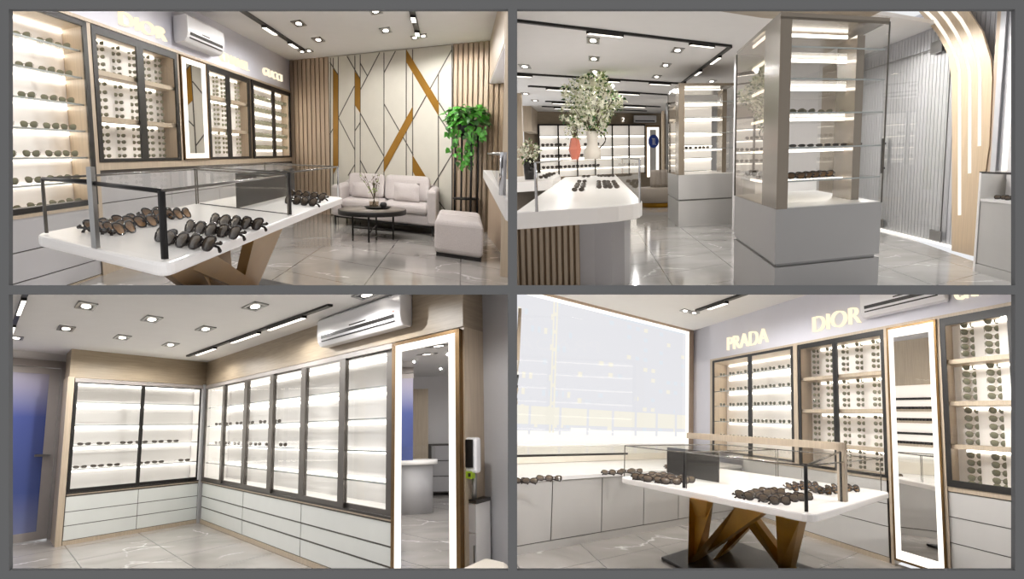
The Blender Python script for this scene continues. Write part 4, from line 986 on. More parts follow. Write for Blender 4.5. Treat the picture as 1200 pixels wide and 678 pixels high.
blossoms(t, R, kc+Vector((0, 0, .6)), .2, .22, 150, 9, .3, .035, stems=8, foot=kc+Vector((0, 0, .3)))
QA, QB = 17, -1.7; qc = R.p(QA, QB, 1.0)
t = thing(R, 'flower_vase', (QA, QB, 1.0), 'small clear vase of white flowers on the brown fronted counter', 'vase')
mb = MB(R); mb.lathe(qc, [(0, 0), (.1, 0), (.12, .3), (.1, .42)], 0, 14); mb.build('vase_body', 'dark_glass', t, normals=False)
blossoms(t, R, qc+Vector((0, 0, .55)), .25, .25, 150, 4, .4, .045, stems=8, foot=qc+Vector((0, 0, .2)))

# ---- back wall cabinets, air conditioner, logo mirror, numeral
BZ = 30
for i in range(6):
    b0 = -2.5+.93*i
    t = thing(R, 'lit_cabinet', (BZ-.2, b0+.45, .9), 'white backlit eyewear cabinet, %s of six along the far wall of the hall' % ORD[i], 'display cabinet', 'lit cabinets on the far wall')
    mb = MB(R); mb.box(BZ-.05, BZ-.02, b0+.04, b0+.9, .75, 2.6); mb.build('back_panel', 'lightbox', t)
    mb = MB(R); mb.box(BZ-.3, BZ, b0-.02, b0+.04, .7, 2.65); mb.box(BZ-.3, BZ, b0+.9, b0+.93, .7, 2.65); mb.box(BZ-.3, BZ, b0, b0+.9, 2.6, 2.65); mb.build('frame', 'black', t)
    for z in (2.25, 1.85, 1.45, 1.05):
        mb = MB(R); mb.box(BZ-.28, BZ-.05, b0+.04, b0+.9, z-.02, z); mb.build('shelf', 'shelf_glass', t)
        mb = MB(R); mb.box(BZ-.09, BZ-.05, b0+.05, b0+.89, z-.07, z-.03); mb.build('light_strip', 'led_soft', t)
for r_, z in enumerate((1.85, 1.45, 1.05)):
    for j in range(7):
        if 2 < j < 5 and r_ == 0: continue
        at = (BZ-.25, -2.2+.42*j, z+.01); spectacles(R, at, face_yaw(R, at), .3, 'tiny dark eyeglasses, place %s on %s shelf of the far wall cabinets' % (['one', 'two', 'three', 'four', 'five', 'six', 'seven'][j], ['second', 'third', 'fourth'][r_]), 'eyeglasses in the far wall cabinets', ME_OPT, 'eyeglasses')
t = thing(R, 'air_conditioner', (BZ-.3, 3.1, 2.7), 'white wall air conditioner high on the far wall of the hall', 'air conditioner')
mb = MB(R); mb.box(BZ-.35, BZ-.01, 2.42, 3.75, 2.72, 3.0); mb.build('casing', 'white_gloss', t, bevel=.03)
mb = MB(R); mb.box(BZ-.36, BZ-.3, 2.5, 3.65, 2.755, 2.8); mb.build('outlet_slot', 'black', t)
t = thing(R, 'lit_mirror', (27.9, 3.3, .9), 'white framed lit panel with blue disc emblem at the end of the hall', 'mirror')
b0, b1, z0, z1 = 2.996, 3.668, .6, 2.471
mb = MB(R); mb.box(27.95, 28, b0-.06, b1+.06, z0, z1+.06); mb.build('frame', 'bronze', t)
mb = MB(R); w = .16
mb.box(27.93, 27.96, b0, b0+w, z0, z1); mb.box(27.93, 27.96, b1-w, b1, z0, z1); mb.box(27.93, 27.96, b0+w, b1-w, z1-w*.6, z1); mb.build('light_border', 'led_white', t)
mb = MB(R); mb.box(27.94, 27.96, b0+w, b1-w, z0, z1-w*.6); mb.build('mirror_glass', 'grey_lam2', t)
cz = 1.943; cb_ = (b0+b1)/2+.03
mb = MB(R); mb.raw([R.p(27.925, cb_+.3*max(-.95, min(1.05, cos(k*pi/12))), cz+.25*sin(k*pi/12)) for k in range(24)], [list(range(24))]); mb.build('emblem_disc', 'blue', t, normals=False)
o = sign(R, 'TL', (27.90, cb_-.09, cz-.13), R.e2, .24, .22, '', 'white', 'emblem_letters', .01); del o['category']
o.parent = t; o.matrix_world = o.matrix_world.copy()
bpy.context.view_layer.update(); mw = R.M @ Matrix.Translation(R.p(27.90, cb_-.09, cz-.13)) @ Matrix((R.e2, Vector((0, 0, 1)), R.e2.cross(Vector((0, 0, 1))))).transposed().to_4x4(); o.matrix_parent_inverse = t.matrix_world.inverted(); o.matrix_basis = mw
sign(R, '2', (BZ-.05, 1.784, 2.762), R.e2, .16, .12, 'small pale numeral on the timber band of the far wall', 'led_white', 'wall_numeral')
# ---- round bench with channelled back, pillars
t = thing(R, 'round_bench', (20, 2.7, 0), 'round taupe bench on a gold plinth with a channel-tufted back', 'bench')
c = R.p(20, 2.62, 0)
mb = MB(R); mb.lathe(c, [(0, 0), (.48, 0), (.48, .16), (0, .16)], 0, 28); mb.build('plinth', 'gold', t)
mb = MB(R); mb.lathe(c, [(0, .13), (.58, .13), (.62, .18), (.62, .5), (.58, .54), (0, .54)], 0, 32); mb.build('seat', 'taupe', t)
mb = MB(R)
for k in range(14):
    a = k/14*2*pi; q = c+Vector((cos(a)*.26+.1, sin(a)*.26, .54)); mb.lathe(q, [(0, 0), (.075, 0), (.08, .1), (.08, .4), (.06, .46), (0, .47)], 0, 10)
mb.lathe(c+Vector((.1, 0, .54)), [(0, 0), (.27, 0), (.27, .43), (0, .44)], 0, 20); mb.build('backrest', 'taupe', t)
mb = MB(R); mb.box(22, 22.3, -2.62, -2.4, 0, H); struct(mb, 'column_1', 'wood')
mb = MB(R); mb.box(27, 29.9, -2.9, -2.55, 2.3, H); struct(mb, 'wall_left', 'wood')
mb = MB(R); mb.box(24, 24.25, 3.311, 3.417, 0, 2.85); struct(mb, 'column_2', 'wood')
t = thing(R, 'lit_cabinet', (24, 4, 0), 'white glowing shelf cabinet behind the midway glass tower', 'display cabinet', 'lit cabinets behind the towers')
mb = MB(R); mb.box(22, 22.1, 3.3, 5.4, .6, 2.9); mb.build('back_panel', 'lightbox', t)
for z in (2.5, 2.1, 1.7, 1.3, .9):
    mb = MB(R); mb.box(21.7, 22, 3.3, 5.4, z-.02, z); mb.build('shelf', 'shelf_glass', t)
    mb = MB(R); mb.box(21.9, 21.98, 3.3, 5.4, z-.08, z-.03); mb.build('light_strip', 'led_soft', t)
mb = MB(R); mb.box(21.6, 22.1, 3.22, 3.3, 0, 2.95); mb.build('side_post', 'black', t)
# bright panelled recess seen through the near tower
mb = MB(R); mb.box(11.9, 12.1, 3.6, 5.2, 0, H); struct(mb, 'wall_panel', 'wall_white')
t = thing(R, 'tall_light', (11.85, 4.8, .5), 'tall upright glowing strip on the pale wall behind the near tower', 'strip light')
mb = MB(R); mb.box(11.82, 11.88, 4.62, 4.72, .9, 2.9); mb.build('tube', 'led_white', t)
mb = MB(R); mb.box(11.86, 11.9, 4.72, 5.1, .6, 2.9); tag(mb.build('garden_picture', 'leaf_pale'), 'green leafy picture strip beside the tall glowing strip', 'picture')
t = thing(R, 'storage_cabinet', (10.5, 4, 0), 'low white cabinet with pale top behind the near glass tower', 'cabinet')
mb = MB(R); mb.box(10, 11, 3.55, 5.3, 0, .95); mb.build('body', 'white', t)
mb = MB(R); mb.box(9.95, 11.02, 3.5, 5.32, .95, 1.0); mb.build('top', 'grey_lam', t)

# ---- ceiling fittings
for i, (u, v) in enumerate([(11.716,0.105),(11.921,2.022),(13.827,0.138),(13.989,2.028),(15.828,0.176),(16.1,2.042),(15.68,-1.604),(16.418,4.017),(22.008,-2.25),(24.397,-2.15),(19.447,3.945)]):
    if u < 28: downlight(R, u, v, H, 'square downlight, number %s counting inward along the hall ceiling, %s' % (ORD[i], ['over the counter', 'toward the tower', 'over the counter', 'toward the tower', 'over the counter', 'toward the tower', 'at the hall edge', 'past the long track', 'at the hall edge', 'at the hall edge', 'past the long track'][i]), .3, .13)
TR = [((10.611,-1.212),(10.864,3.123)),((10.931,3.142),(17.255,3.054)),((16.907,-1.972),(17.194,3.044)),((19.605,-1.895),(20.621,3.466)),((24.448,-1.73),(25.662,3.407)),((26.806,-2.046),(28.236,2.977))]
for i, (p, q) in enumerate(TR):
    track(R, p, q, H, [[(.28, .43), (.77, .9)], [(.15, .3), (.5, .62), (.88, .98)], [(.0, .08), (.45, .58), (.78, .92)], [(.1, .25), (.5, .7)], [(.05, .3), (.65, .85)], [(.1, .4)]][i], 'black ceiling track, %s across the hall' % ['first and nearest', 'the one running lengthwise beside the tower,', 'second', 'third', 'fourth', 'fifth and farthest'][i], [.03, .03, .035, .04, .045, .045][i], .07)
for a, b in ((7.5, 4.8), (13, -.7), (12, 3), (16, .5), (19, 2), (23, -1), (24, 2), (8.5, 5.4), (7, 4.2)): lamp(R, 'downlight_fill_beam', 'SPOT', (a, b, H-.1), 98, .04)  # downlight beams, with some added fill beams away from any fitting

# ================================================================== ROOM 3: the bare cabinet corner room
R = R3
H = 2.53; TA = 11.1; SB = 3.62
mb = MB(R); mb.poly([(*(-0.01,4.368), 0), (*(2.385,1.508), 0), (5.2, 2.2, 0), (4.6, 12.4, 0), (1, 17.2, 0), (-9, 17.2, 0)]); struct(mb, 'floor', 'marble_c', uv=True)
mb = MB(R); mb.prism([(-0.263,7.575), (4.479,2.713), (4.6, 2.55), (4.5, 12.6), (1, 17.3), (-9, 17.3)], H, H+.05); struct(mb, 'ceiling', 'ceiling')
# back wall with the door
mb = MB(R); mb.box(-.25, 1.3, 12.05, 12.2, 2.43, H); mb.box(1.15, 1.3, 12.05, 12.2, 0, H); struct(mb, 'wall_back', 'wall_white')
mb = MB(R); mb.box(-.25, 1.15, 12.0, 12.2, 2.33, 2.43); mb.box(1.03, 1.15, 12.0, 12.2, 0, 2.33); struct(mb, 'trim_7', 'frame_grey')

t = thing(R, 'door_1', (.4, 12.03, 0), 'glazed door with frosted blue pane and grey frame beside the cabinets', 'door'); t['kind'] = 'structure'
mb = MB(R); mb.box(.85, 1.02, 12.0, 12.06, .02, 2.32); mb.box(-.25, .85, 12.0, 12.06, .02, .13); mb.box(-.25, .85, 12.0, 12.06, 2.24, 2.32); mb.build('frame', 'frame_grey', t)
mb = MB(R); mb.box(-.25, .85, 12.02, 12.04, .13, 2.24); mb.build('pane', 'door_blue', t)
mb = MB(R); mb.box(.9, .93, 11.93, 12.0, 1.12, 1.15); mb.box(.72, .96, 11.9, 11.94, 1.12, 1.15); mb.build('handle', 'steel', t)
mb = MB(R); mb.box(-9, 1.3, 17, 17.15, 0, H); struct(mb, 'wall_far', 'wall_white')
# bulkheads over the cabinets
mb = MB(R); mb.box(1.08, SB+.5, TA, TA+.75, 2.15, H); struct(mb, 'wall_left', 'wood_h')
mb = MB(R); mb.box(SB, SB+.4, 2.84, TA+.7, 2.15, H); struct(mb, 'wall_right', 'wood_h')
mb = MB(R); mb.box(1.08, SB+.6, TA+.66, TA+.75, 0, 2.16); struct(mb, 'wall_left', 'wall_white')
mb = MB(R); mb.box(SB+.62, SB+.72, 3.0, TA+.7, 0, 2.6); struct(mb, 'wall_right', 'wall_white')
mb = MB(R); mb.box(4.02, 4.2, 2.2, 2.9, 0, H); struct(mb, 'wall_end', 'wall_grey')
# left cabinet: two sliding panes
def cab3(name, label, a0, a1, b0, b1, along, wall, shelfz, doorspans, side=None):
    """glazed cabinet along e1 (along='a', wall = b of the front) or e2"""
    t = thing(R, name, ((a0+a1)/2, (b0+b1)/2, .66), label, 'display cabinet')
    z0, z1 = .66, 2.14
    def BX(x0, x1, y0, y1, zz0, zz1, nm, mt, par=None):
        mb = MB(R)
        if along == 'a': mb.box(x0, x1, wall+y0, wall+y1, zz0, zz1)
        else: mb.box(wall+y0, wall+y1, x0, x1, zz0, zz1)
        return mb.build(nm, mt, par or t)
    lo, hi = (a0, a1) if along == 'a' else (b0, b1)
    D = .6
    BX(lo, hi, D-.02, D, z0, z1, 'back_panel', 'backpanel3')
    BX(lo, hi, .02, D, z0-.02, z0, 'carcass', 'white'); BX(lo, lo+.02, .02, D, z0, z1, 'carcass', 'white'); BX(hi-.02, hi, .02, D, z0, z1, 'carcass', 'white'); BX(lo, hi, .02, D, z1, z1+.02, 'carcass', 'white')
    for z in shelfz:
        BX(lo+.02, hi-.02, .08, D-.06, z-.012, z, 'shelf', 'glass'); BX(lo+.02, hi-.02, .07, .08, z-.014, z, 'shelf_edge', 'shelf_glass')
    for z in [z1]+shelfz: BX(lo+.03, hi-.03, D-.06, D-.03, z-.055, z-.02, 'light_strip', 'led3')
    BX(lo, hi, -.02, .06, z1-.045, z1+.0, 'top_rail', 'frame_grey'); BX(lo, hi, -.02, .06, z0-.02, z0+.0, 'bottom_rail', 'dark_metal')
    for i, (x0, x1, mt) in enumerate(doorspans):
        fw = .05 if along == 'a' else (.15 if x0 < 9.5 else .1)
        y = -.015 if i % 2 == 0 else .025
        zz0, zz1 = z0+.0, z1-.045
        o = BX(x0, x0+fw, y, y+.03, zz0, zz1, 'door', mt)
        mb = MB(R)
        for q in ((x1-fw, x1, zz0, zz1), (x0+fw, x1-fw, zz0, zz0+.045), (x0+fw, x1-fw, zz1-.015, zz1)):
            if along == 'a': mb.box(q[0], q[1], wall+y, wall+y+.03, q[2], q[3])
            else: mb.box(wall+y, wall+y+.03, q[0], q[1], q[2], q[3])
        mb.build('door_frame', mt, o)
        mb = MB(R); yy = wall+y+.015
        if along == 'a': mb.poly([(x0+fw, yy, zz0), (x1-fw, yy, zz0), (x1-fw, yy, zz1), (x0+fw, yy, zz1)])
        else: mb.poly([(yy, x0+fw, zz0), (yy, x1-fw, zz0), (yy, x1-fw, zz1), (yy, x0+fw, zz1)])
        mb.build('pane', 'glass', o, normals=False)
    return t
SA = [1.84, 1.535, 1.255, .95]
cab3('sliding_cabinet', 'backlit cabinet with two sliding glass panes between blue door and room corner', 1.17, 3.56, TA, TA+.6, 'a', TA, SA, [(1.17, 2.37, 'black'), (2.31, 3.56, 'black')])
SBZ = [1.79, 1.5, 1.205, .925]
cab3('sliding_cabinet', 'long backlit cabinet with six sliding glass panes leading to the lit mirror', SB, SB+.6, 4.05, 11.05, 'b', SB, SBZ, [(9.83, 11.05, 'stile'), (8.61, 9.98, 'stile'), (7.45, 8.76, 'stile'), (6.28, 7.6, 'stile'), (5.13, 6.43, 'stile'), (4.06, 5.28, 'stile')])
mb = MB(R); mb.box(SB-.06, SB+.02, TA-.06, TA+.02, .0, 2.16); tag(mb.build('corner_post', 'grey_lam'), 'slim pale post in the corner where the two backlit cabinets meet', 'post')
mb = MB(R); mb.box(1.06, 1.16, TA-.02, TA+.7, 0, 2.16); tag(mb.build('end_panel', 'wood'), 'tall timber end panel of the cabinets beside the blue door', 'panel')
base_unit('drawer_cabinet', 1.17, 3.56, 2, [.06, .245, .42, .615], .645, 'pale drawer cabinet with timber plinth under the two-pane backlit cabinet', R, TA, .6, 'wood', 'pale_lam', 'wood', .02)
t = thing(R, 'drawer_cabinet', (SB, 7.5, 0), 'long pale drawer cabinet with timber plinth below the six-pane backlit cabinet', 'drawer cabinet')
mb = MB(R); mb.box(SB+.015, SB+.6, 4.05, 11.05, 0, .62); mb.build('carcass', 'seam', t)
mb = MB(R); mb.box(SB-.015, SB+.6, 4.05, 11.05, .625, .645); mb.build('worktop', 'wood', t)
mb = MB(R); mb.box(SB-.004, SB+.02, 4.05, 11.05, 0, .055); mb.build('plinth', 'wood', t)
for b0, b1 in ((4.06, 6.34), (6.35, 8.64), (8.65, 11.0)):
    for z0, z1 in ((.065, .243), (.255, .41), (.42, .615)): mb = MB(R); mb.box(SB, SB+.02, b0, b1-.012, z0, z1-.008); mb.build('drawer', 'pale_lam', t)
for z, xs, nm in ((SA[2], [1.419,1.734,2.14,2.418,2.734,3.041], 'third'), (SA[3], [1.381,1.659,1.935,2.486,2.762,3.305], 'fourth')):
    for j, s in enumerate(xs):
        at = (s, TA+.25, z+.002); spectacles(R, at, face_yaw(R, at)+.35, .19, 'folded dark eyeglasses, %s from the blue door on the %s shelf of the two-pane cabinet' % (ORD[j], nm), 'eyeglasses in the two-pane cabinet', ME_OPT, 'eyeglasses', kz=.6)
for z, xs, nm in ((SBZ[1], [10.803,10.164,9.558,8.961,8.374,7.74], 'second'), (SBZ[2], [10.767,10.179,9.636,9.01,8.573,8.07,7.475], 'third')):
    for j, s in enumerate(xs):
        at = (SB+.23, s, z+.002); spectacles(R, at, face_yaw(R, at), .1, 'small dark eyeglasses, %s from the corner on the %s shelf of the six-pane cabinet' % (ORD[j], nm), 'eyeglasses in the six-pane cabinet', ME_OPT, 'eyeglasses', kz=1.3)
# lit mirror standing out from the cabinet wall
t = thing(R, 'lit_mirror', (SB, 3.42, .2), 'tall lit mirror with bronze frame and white glowing border beyond the long cabinet', 'mirror')
b0, b1, z0, z1 = 2.86, 4.02, .1, 2.13
mb = MB(R)
for q in ((b0, b0+.06, z0, z1), (b1-.06, b1, z0, z1), (b0, b1, z1-.025, z1), (b0, b1, z0, z0+.03)): mb.box(SB-.05, SB+.02, *q)
mb.build('frame', 'bronze', t)
mb = MB(R)
for q in ((b0+.06, b0+.17, z0+.03, z1-.025), (b1-.17, b1-.06, z0+.03, z1-.025), (b0+.17, b1-.17, z1-.085, z1-.025), (b0+.17, b1-.17, z0+.03, z0+.12)): mb.box(SB-.04, SB+.02, *q)
mb.build('light_border', 'led_white', t)
mb = MB(R); mb.box(SB-.035, SB+.02, b0+.17, b1-.17, z0+.12, z1-.085); mb.build('mirror_glass', 'mirror', t)
mb = MB(R); mb.box(SB+.02, SB+.5, 2.84, 2.9, 0, 2.15); mb.build('side_board', 'wood', t)
# air conditioner on the bulkhead
class Swap:
    """the room seen along its other wall, so that wall fittings can be reused"""
    def __init__(s, R): s.R = R; s.M = R.M; s.quad = R.quad; s.e1 = R.e2; s.e2 = R.e1
    def p(s, a, b, z=0.): return s.R.p(b, a, z)
aircon(Swap(R), 3.68, 5.62, 2.24, 2.52, SB, .22, 'white wall air conditioner on the timber bulkhead above the lit mirror', dot=True)
# vision screening machine, cabinet and pouf beyond the mirror
t = thing(R, 'eye_test_machine', (3.75, 2.8, 1.05), 'white eye test machine with black screen and green label beyond the mirror', 'machine')
mb = MB(R); mb.box(3.66, 3.76, 2.70, 2.87, 1.07, 1.325); mb.build('housing', 'white_gloss', t, bevel=.02)
mb = MB(R); mb.box(3.645, 3.66, 2.74, 2.85, 1.11, 1.31); mb.build('screen', 'black', t)
mb = MB(R); mb.box(3.65, 3.72, 2.76, 2.88, 1.03, 1.08); mb.build('label_block', 'leaf_lime', t)
mb = MB(R); mb.box(3.64, 3.65, 2.77, 2.8, 1.045, 1.07); mb.build('sensor', 'black', t)
mb = MB(R); mb.rod((3.74, 2.79, .86), (3.74, 2.79, 1.08), .02); mb.build('column', 'steel', t)
t = thing(R, 'side_cabinet', (3.8, 2.76, 0), 'small pale two-drawer cabinet with dark top under the eye test machine', 'cabinet')
mb = MB(R); mb.box(3.71, 3.98, 2.74, 2.88, 0, .85); mb.build('body', 'white', t)
mb = MB(R); mb.box(3.7, 3.98, 2.73, 2.88, .85, .875); mb.build('top', 'dark_metal', t)
mb = MB(R); mb.box(3.70, 3.71, 2.745, 2.88, .645, .84); mb.build('drawer', 'grey_lam', t)
mb = MB(R); mb.box(3.70, 3.71, 2.745, 2.88, .1, .635); o = mb.build('door', 'grey_lam', t)
mb = MB(R); mb.box(3.69, 3.70, 2.76, 2.775, .42, .56); mb.build('handle', 'steel', o)
t = thing(R, 'pouf', (3.3, 2.4, 0), 'beige upholstered pouf with rounded edge at the grey end wall', 'pouf')
mb = MB(R); mb.box(3.15, 3.66, 2.18, 2.60, 0.04, .52); mb.build('cushion', 'cream', t, bevel=.07, seg=4)
mb = MB(R); mb.box(3.2, 3.6, 2.22, 2.55, 0, .05); mb.build('base', 'black', t)

# pieces that stand beyond the blue door and show in the mirror
t = thing(R, 'reception_counter', (-.05, 11.2, 0), 'round grey reception counter with white top standing beyond the blue door', 'counter')
c = R.p(*(-0.397,12.256), 0)
mb = MB(R); mb.lathe(c, [(0, 0), (.30, 0), (.30, .80), (0, .80)], 0, 40); mb.build('body', 'grey_lam', t)
mb = MB(R); mb.lathe(c, [(0, .8), (.38, .8), (.38, .87), (0, .87)], 0, 40); mb.build('counter_top', 'tabletop', t)
mb = MB(R); mb.lathe(c, [(.34, .87), (.34, 1.1)], 0, 40); mb.build('glass_guard', 'glass', t, normals=False)
mb = MB(R); mb.box(-2.2, -1.6, 15.6, 16.2, 0, 2.2); struct(mb, 'column_3', 'wood')
t = thing(R, 'drawer_cabinet', (-4, 16.6, 0), 'low grey drawer cabinet on the far wall beyond the blue door', 'drawer cabinet')
mb = MB(R); mb.box(-5.5, -2.6, 16.3, 16.98, .05, 1.05); mb.build('carcass', 'seam', t)
for z in (.08, .4, .72): mb = MB(R); mb.box(-5.5, -2.6, 16.27, 16.3, z, z+.3); mb.build('drawer', 'grey_lam', t)

# ceiling fittings
for i, (u, v) in enumerate([(0.812,7.21),(1.602,7.372),(2.389,7.465),(0.785,8.978),(1.56,9.148),(2.353,9.279),(2.421,5.632),(3.209,4.115)]):
    downlight(R, u, v, H, 'square ceiling downlight, %s, in the room of bare cabinets' % ['front row next to the short track', 'front row middle', 'front row next to the long track', 'rear row next to the door', 'rear row middle', 'rear row next to the corner', 'between long track and front edge', 'just above the air conditioner'][i], .1, .21)
downlight(R, *(0.268,10.427), H, 'round-eyed downlight in front of the blue door', .09, .17, True)
track(R, (0.227,6.947), (0.188,9.881), H, [(.1, .42), (.75, .95)], 'short black ceiling track with two lit heads in front of the blue door', .02, .04)
track(R, (2.977,10.372), (3.118,4.824), H, [(.1, .28), (.42, .62), (.68, .88)], 'long black ceiling track with lit bars parallel to the six-pane cabinet', .025, .045)
for a, b in ((1.0, 7), (2.2, 8.5), (2.9, 6.5), (1.5, 10), (2.8, 10), (2.8, 4.5), (1.5, 5), (.35, 9.6), (.2, 11), (-1.2, 13), (2.6, 2.5)): lamp(R, 'downlight_fill_beam', 'SPOT', (a, b, H-.08), 43, .012)  # includes fill beams added to lift the blue door and end wall

# ================================================================== ROOM 4: the window corner room
R = R4
H = 3.13; TA = 7.0; SB = 9.3
mb = MB(R); mb.poly([(*(2.847,0.557), 0), (*(0.399,3.98), 0), (.8, TA+.1, 0), (SB+.1, TA+.1, 0), (SB+.1, 1.604, 0)]); struct(mb, 'floor', 'marble_c', uv=True)
mb = MB(R); mb.prism([(9.868,1.481), (0.585,10.889), (.8, TA+.7), (SB+.1, TA+.7), (SB+.1, 1.517)], H, H+.05); struct(mb, 'ceiling', 'ceiling')
mb = MB(R); mb.box(.7, SB+.1, TA+.005, TA+.3, 2.5, H); mb.box(8.4, SB+.1, TA+.005, TA+.3, 0, H); struct(mb, 'wall_right', 'wall_lilac')
mb = MB(R); mb.box(.7, SB+.1, TA+.65, TA+.7, 0, 2.6); struct(mb, 'wall_right', 'wall_white')
W0 = 1.501
mb = MB(R); mb.box(SB, SB+.12, 6.78, TA+.1, 0, H); struct(mb, 'wall_left', 'slat')
mb = MB(R); mb.box(SB, SB+.12, W0, 6.78, 3.06, H); struct(mb, 'wall_left', 'slat')
mb = MB(R); mb.box(SB, SB+.12, W0, TA, 0, .97); struct(mb, 'wall_left', 'wall_white')
t = thing(R, 'window_1', (SB, 4, .97), 'wide shop window over the long counter, hazy bright city outside', 'window'); t['kind'] = 'structure'
mb = MB(R); mb.box(SB-.03, SB+.1, 6.74, 6.78, .97, 3.08); mb.box(SB-.03, SB+.1, W0, 6.74, 3.05, 3.08); mb.build('light_line', 'led_white', t)
mb = MB(R); mb.box(SB-.06, SB+.13, W0, 6.78, .95, .985); mb.build('sill', 'white', t)
mb = MB(R); mb.poly([(SB+.05, W0, .985), (SB+.05, 6.72, .985), (SB+.05, 6.72, 3.03), (SB+.05, W0, 3.03)]); mb.build('pane', 'glass', t, normals=False)
# city outside, its haze painted in as emission
def city(u, name, mat, label, cat, s, t0, t1, z0, z1, th=1., wins=None):
    th_ = thing(R, name, (s, (t0+t1)/2, z0), label, cat)
    mb = MB(R); mb.box(s, s+th, t0, t1, z0, z1); mb.build('wall', mat, th_)
    if wins:
        rnd = random.Random(u)
        nx, nz, pr = wins
        for i in range(nx):
            for j in range(nz):
                if rnd.random() < pr:
                    b = t0+(t1-t0)*(i+.25)/nx; z = z0+(z1-z0)*(j+.3)/nz
                    mb = MB(R); mb.box(s-.03, s, b, b+(t1-t0)/nx*.45, z, z+(z1-z0)/nz*.38); mb.build('window', 'haze_lit' if rnd.random() < .5 else 'haze_sky', th_)
    return th_
mb = MB(R); mb.box(34, 34.2, 2, 32, -3, 14); struct(mb, 'sky', 'haze_sky')
mb = MB(R); mb.box(9.6, 34, 1, 32, .85, .95); struct(mb, 'street', 'haze_street')  # set high so its painted glow whitens the foot of the window
city(1, 'apartment_tower', 'haze_wall', 'pale hazy apartment tower with scattered lit windows outside, beside the glowing pylon', 'building', 20, 3.142, 6.201, -.5, 8, 1., (9, 18, .4))
city(2, 'apartment_tower', 'haze_wall', 'broad hazy block with lit windows in place of the reflected room near the corner', 'building', 24, 9.165, 17.979, -.5, 5.586, 1., (12, 14, .35))  # block stands in for the dim room mirrored in the pane
city(3, 'apartment_tower', 'haze_wall', 'slim bluish hazy tower outside between the two larger blocks', 'building', 28, 8.958, 11.148, -.5, 9, 1., (3, 16, .3))
t = thing(R, 'light_pylon', (18, 4.641, -.5), 'tall glowing yellowish pylon in the haze outside the window', 'pylon')
b = 4.641
mb = MB(R); mb.box(18, 18.1, b-.1, b-.04, -.5, 7); mb.box(18, 18.1, b+.06, b+.12, -.5, 7); mb.build('mast', 'haze_lit', t)
mb = MB(R)
for k in range(14): mb.box(18.02, 18.08, b-.04, b+.06, -.3+.5*k, -.2+.5*k)
mb.build('rung', 'haze_lit', t)
for i, (u0, u1, v0, v1) in enumerate(((600, 690, 478, 492), (690, 812, 481, 495), (600, 812, 500, 503))):
    pass
t = thing(R, 'street_light_band', (16, 5, .3), 'long band of glowing yellow street lights seen low through the window', 'street lights')
mb = MB(R); mb.box(16, 16.1, 2.598, 12.014, 1.187, 1.614); mb.build('lit_frontage', 'haze_lit', t)
for k in range(7):
    b = 2.66+(11.493-2.66)*(k+.4)/7
    mb = MB(R); mb.box(15.9, 16, b, b+.07, -.5, 1.9+.5*(k % 3)); mb.build('lamp_post', 'haze_wall', t)

# ---- long counter under the window
t = thing(R, 'window_counter', (7.8, 4, 0), 'long grey counter of plain doors under the shop window', 'counter')
mb = MB(R); mb.box(6.97, SB, .9, TA-.02, 0, .70); mb.build('carcass', 'seam', t)
mb = MB(R); mb.box(6.93, SB, .8, TA-.02, .705, .745); mb.build('counter_top', 'white', t)
mb = MB(R); mb.box(6.955, 6.97, .8, TA-.02, 0, .085); mb.build('plinth', 'grey_lam2', t)
xs = [.85, 1.845, 2.84, 3.83, 4.79, 5.8, 6.96]
for a, b in zip(xs, xs[1:]): mb = MB(R); mb.box(6.95, 6.97, a+.008, b-.008, .095, .698); mb.build('door', 'grey_lam2', t)
t = thing(R, 'window_glass_case', (7.8, 4, .745), 'long low glass lid with dark front edge over the window counter', 'glass case')
mb = MB(R); mb.box(6.93, SB-.05, .8, TA-.3, .965, .972); mb.build('lid', 'glass', t, normals=False)
mb = MB(R); mb.box(6.92, 6.935, .8, 3.4, .955, .978); mb.build('front_edge', 'dark_metal', t)
mb = MB(R); mb.poly([(6.93, .8, .75), (6.93, TA-.3, .75), (6.93, TA-.3, .965), (6.93, .8, .965)]); mb.build('front_pane', 'glass', t, normals=False)
mb = MB(R); mb.box(SB-.3, SB-.05, .8, TA-.3, .75, .96); mb.build('back_panel', 'cream', t)
for i, (a, b) in enumerate([(6.377,1.204),(6.331,1.313),(6.5,1.597),(6.441,1.74),(6.725,2.891),(6.725,3.061),(6.764,3.314),(6.753,3.533),(7.057,4.624),(7.141,4.884)]):
    at = (a, b, .748); GREY.put(pose(R, at, face_yaw(R, at)+.3, .17, -.6), 'sunglasses', 'dark sunglasses, %s from the frame edge, lying on the counter under the window' % ORD[i], 'sunglasses', 'sunglasses on the window counter')

# ---- wall cabinets
base_unit('drawer_cabinet', 3.0, 6.9, 2, [.06, .375, .61, .855], .9, 'grey drawer cabinet with timber top behind the gold-legged table in the window room', R, TA, .6, 'wood', 'grey_lam2', 'wood', .05)
base_unit('drawer_cabinet', .9, 2.03, 1, [.06, .375, .61, .84], .885, 'grey drawer cabinet with timber top beside the tall lit mirror, window room', R, TA, .6, 'wood', 'grey_lam2', 'wood', .045)
mb = MB(R); mb.box(.9, 8.36, TA-.035, TA+.01, 2.475, 2.505); tag(mb.build('cornice_board', 'wood'), 'long thin timber strip capping the wall cabinets in the window room', 'board')
mb = MB(R); mb.box(8.25, 8.36, TA-.035, TA+.3, .9, 2.475); tag(mb.build('end_panel', 'wood'), 'timber end panel of the shelf cabinet next to the window corner', 'panel')
mb = MB(R); mb.box(5.0, 5.12, TA-.035, TA+.3, .9, 2.475); tag(mb.build('timber_post', 'wood'), 'slim timber post between shelf cabinet and pegboard cabinet, window room', 'post')
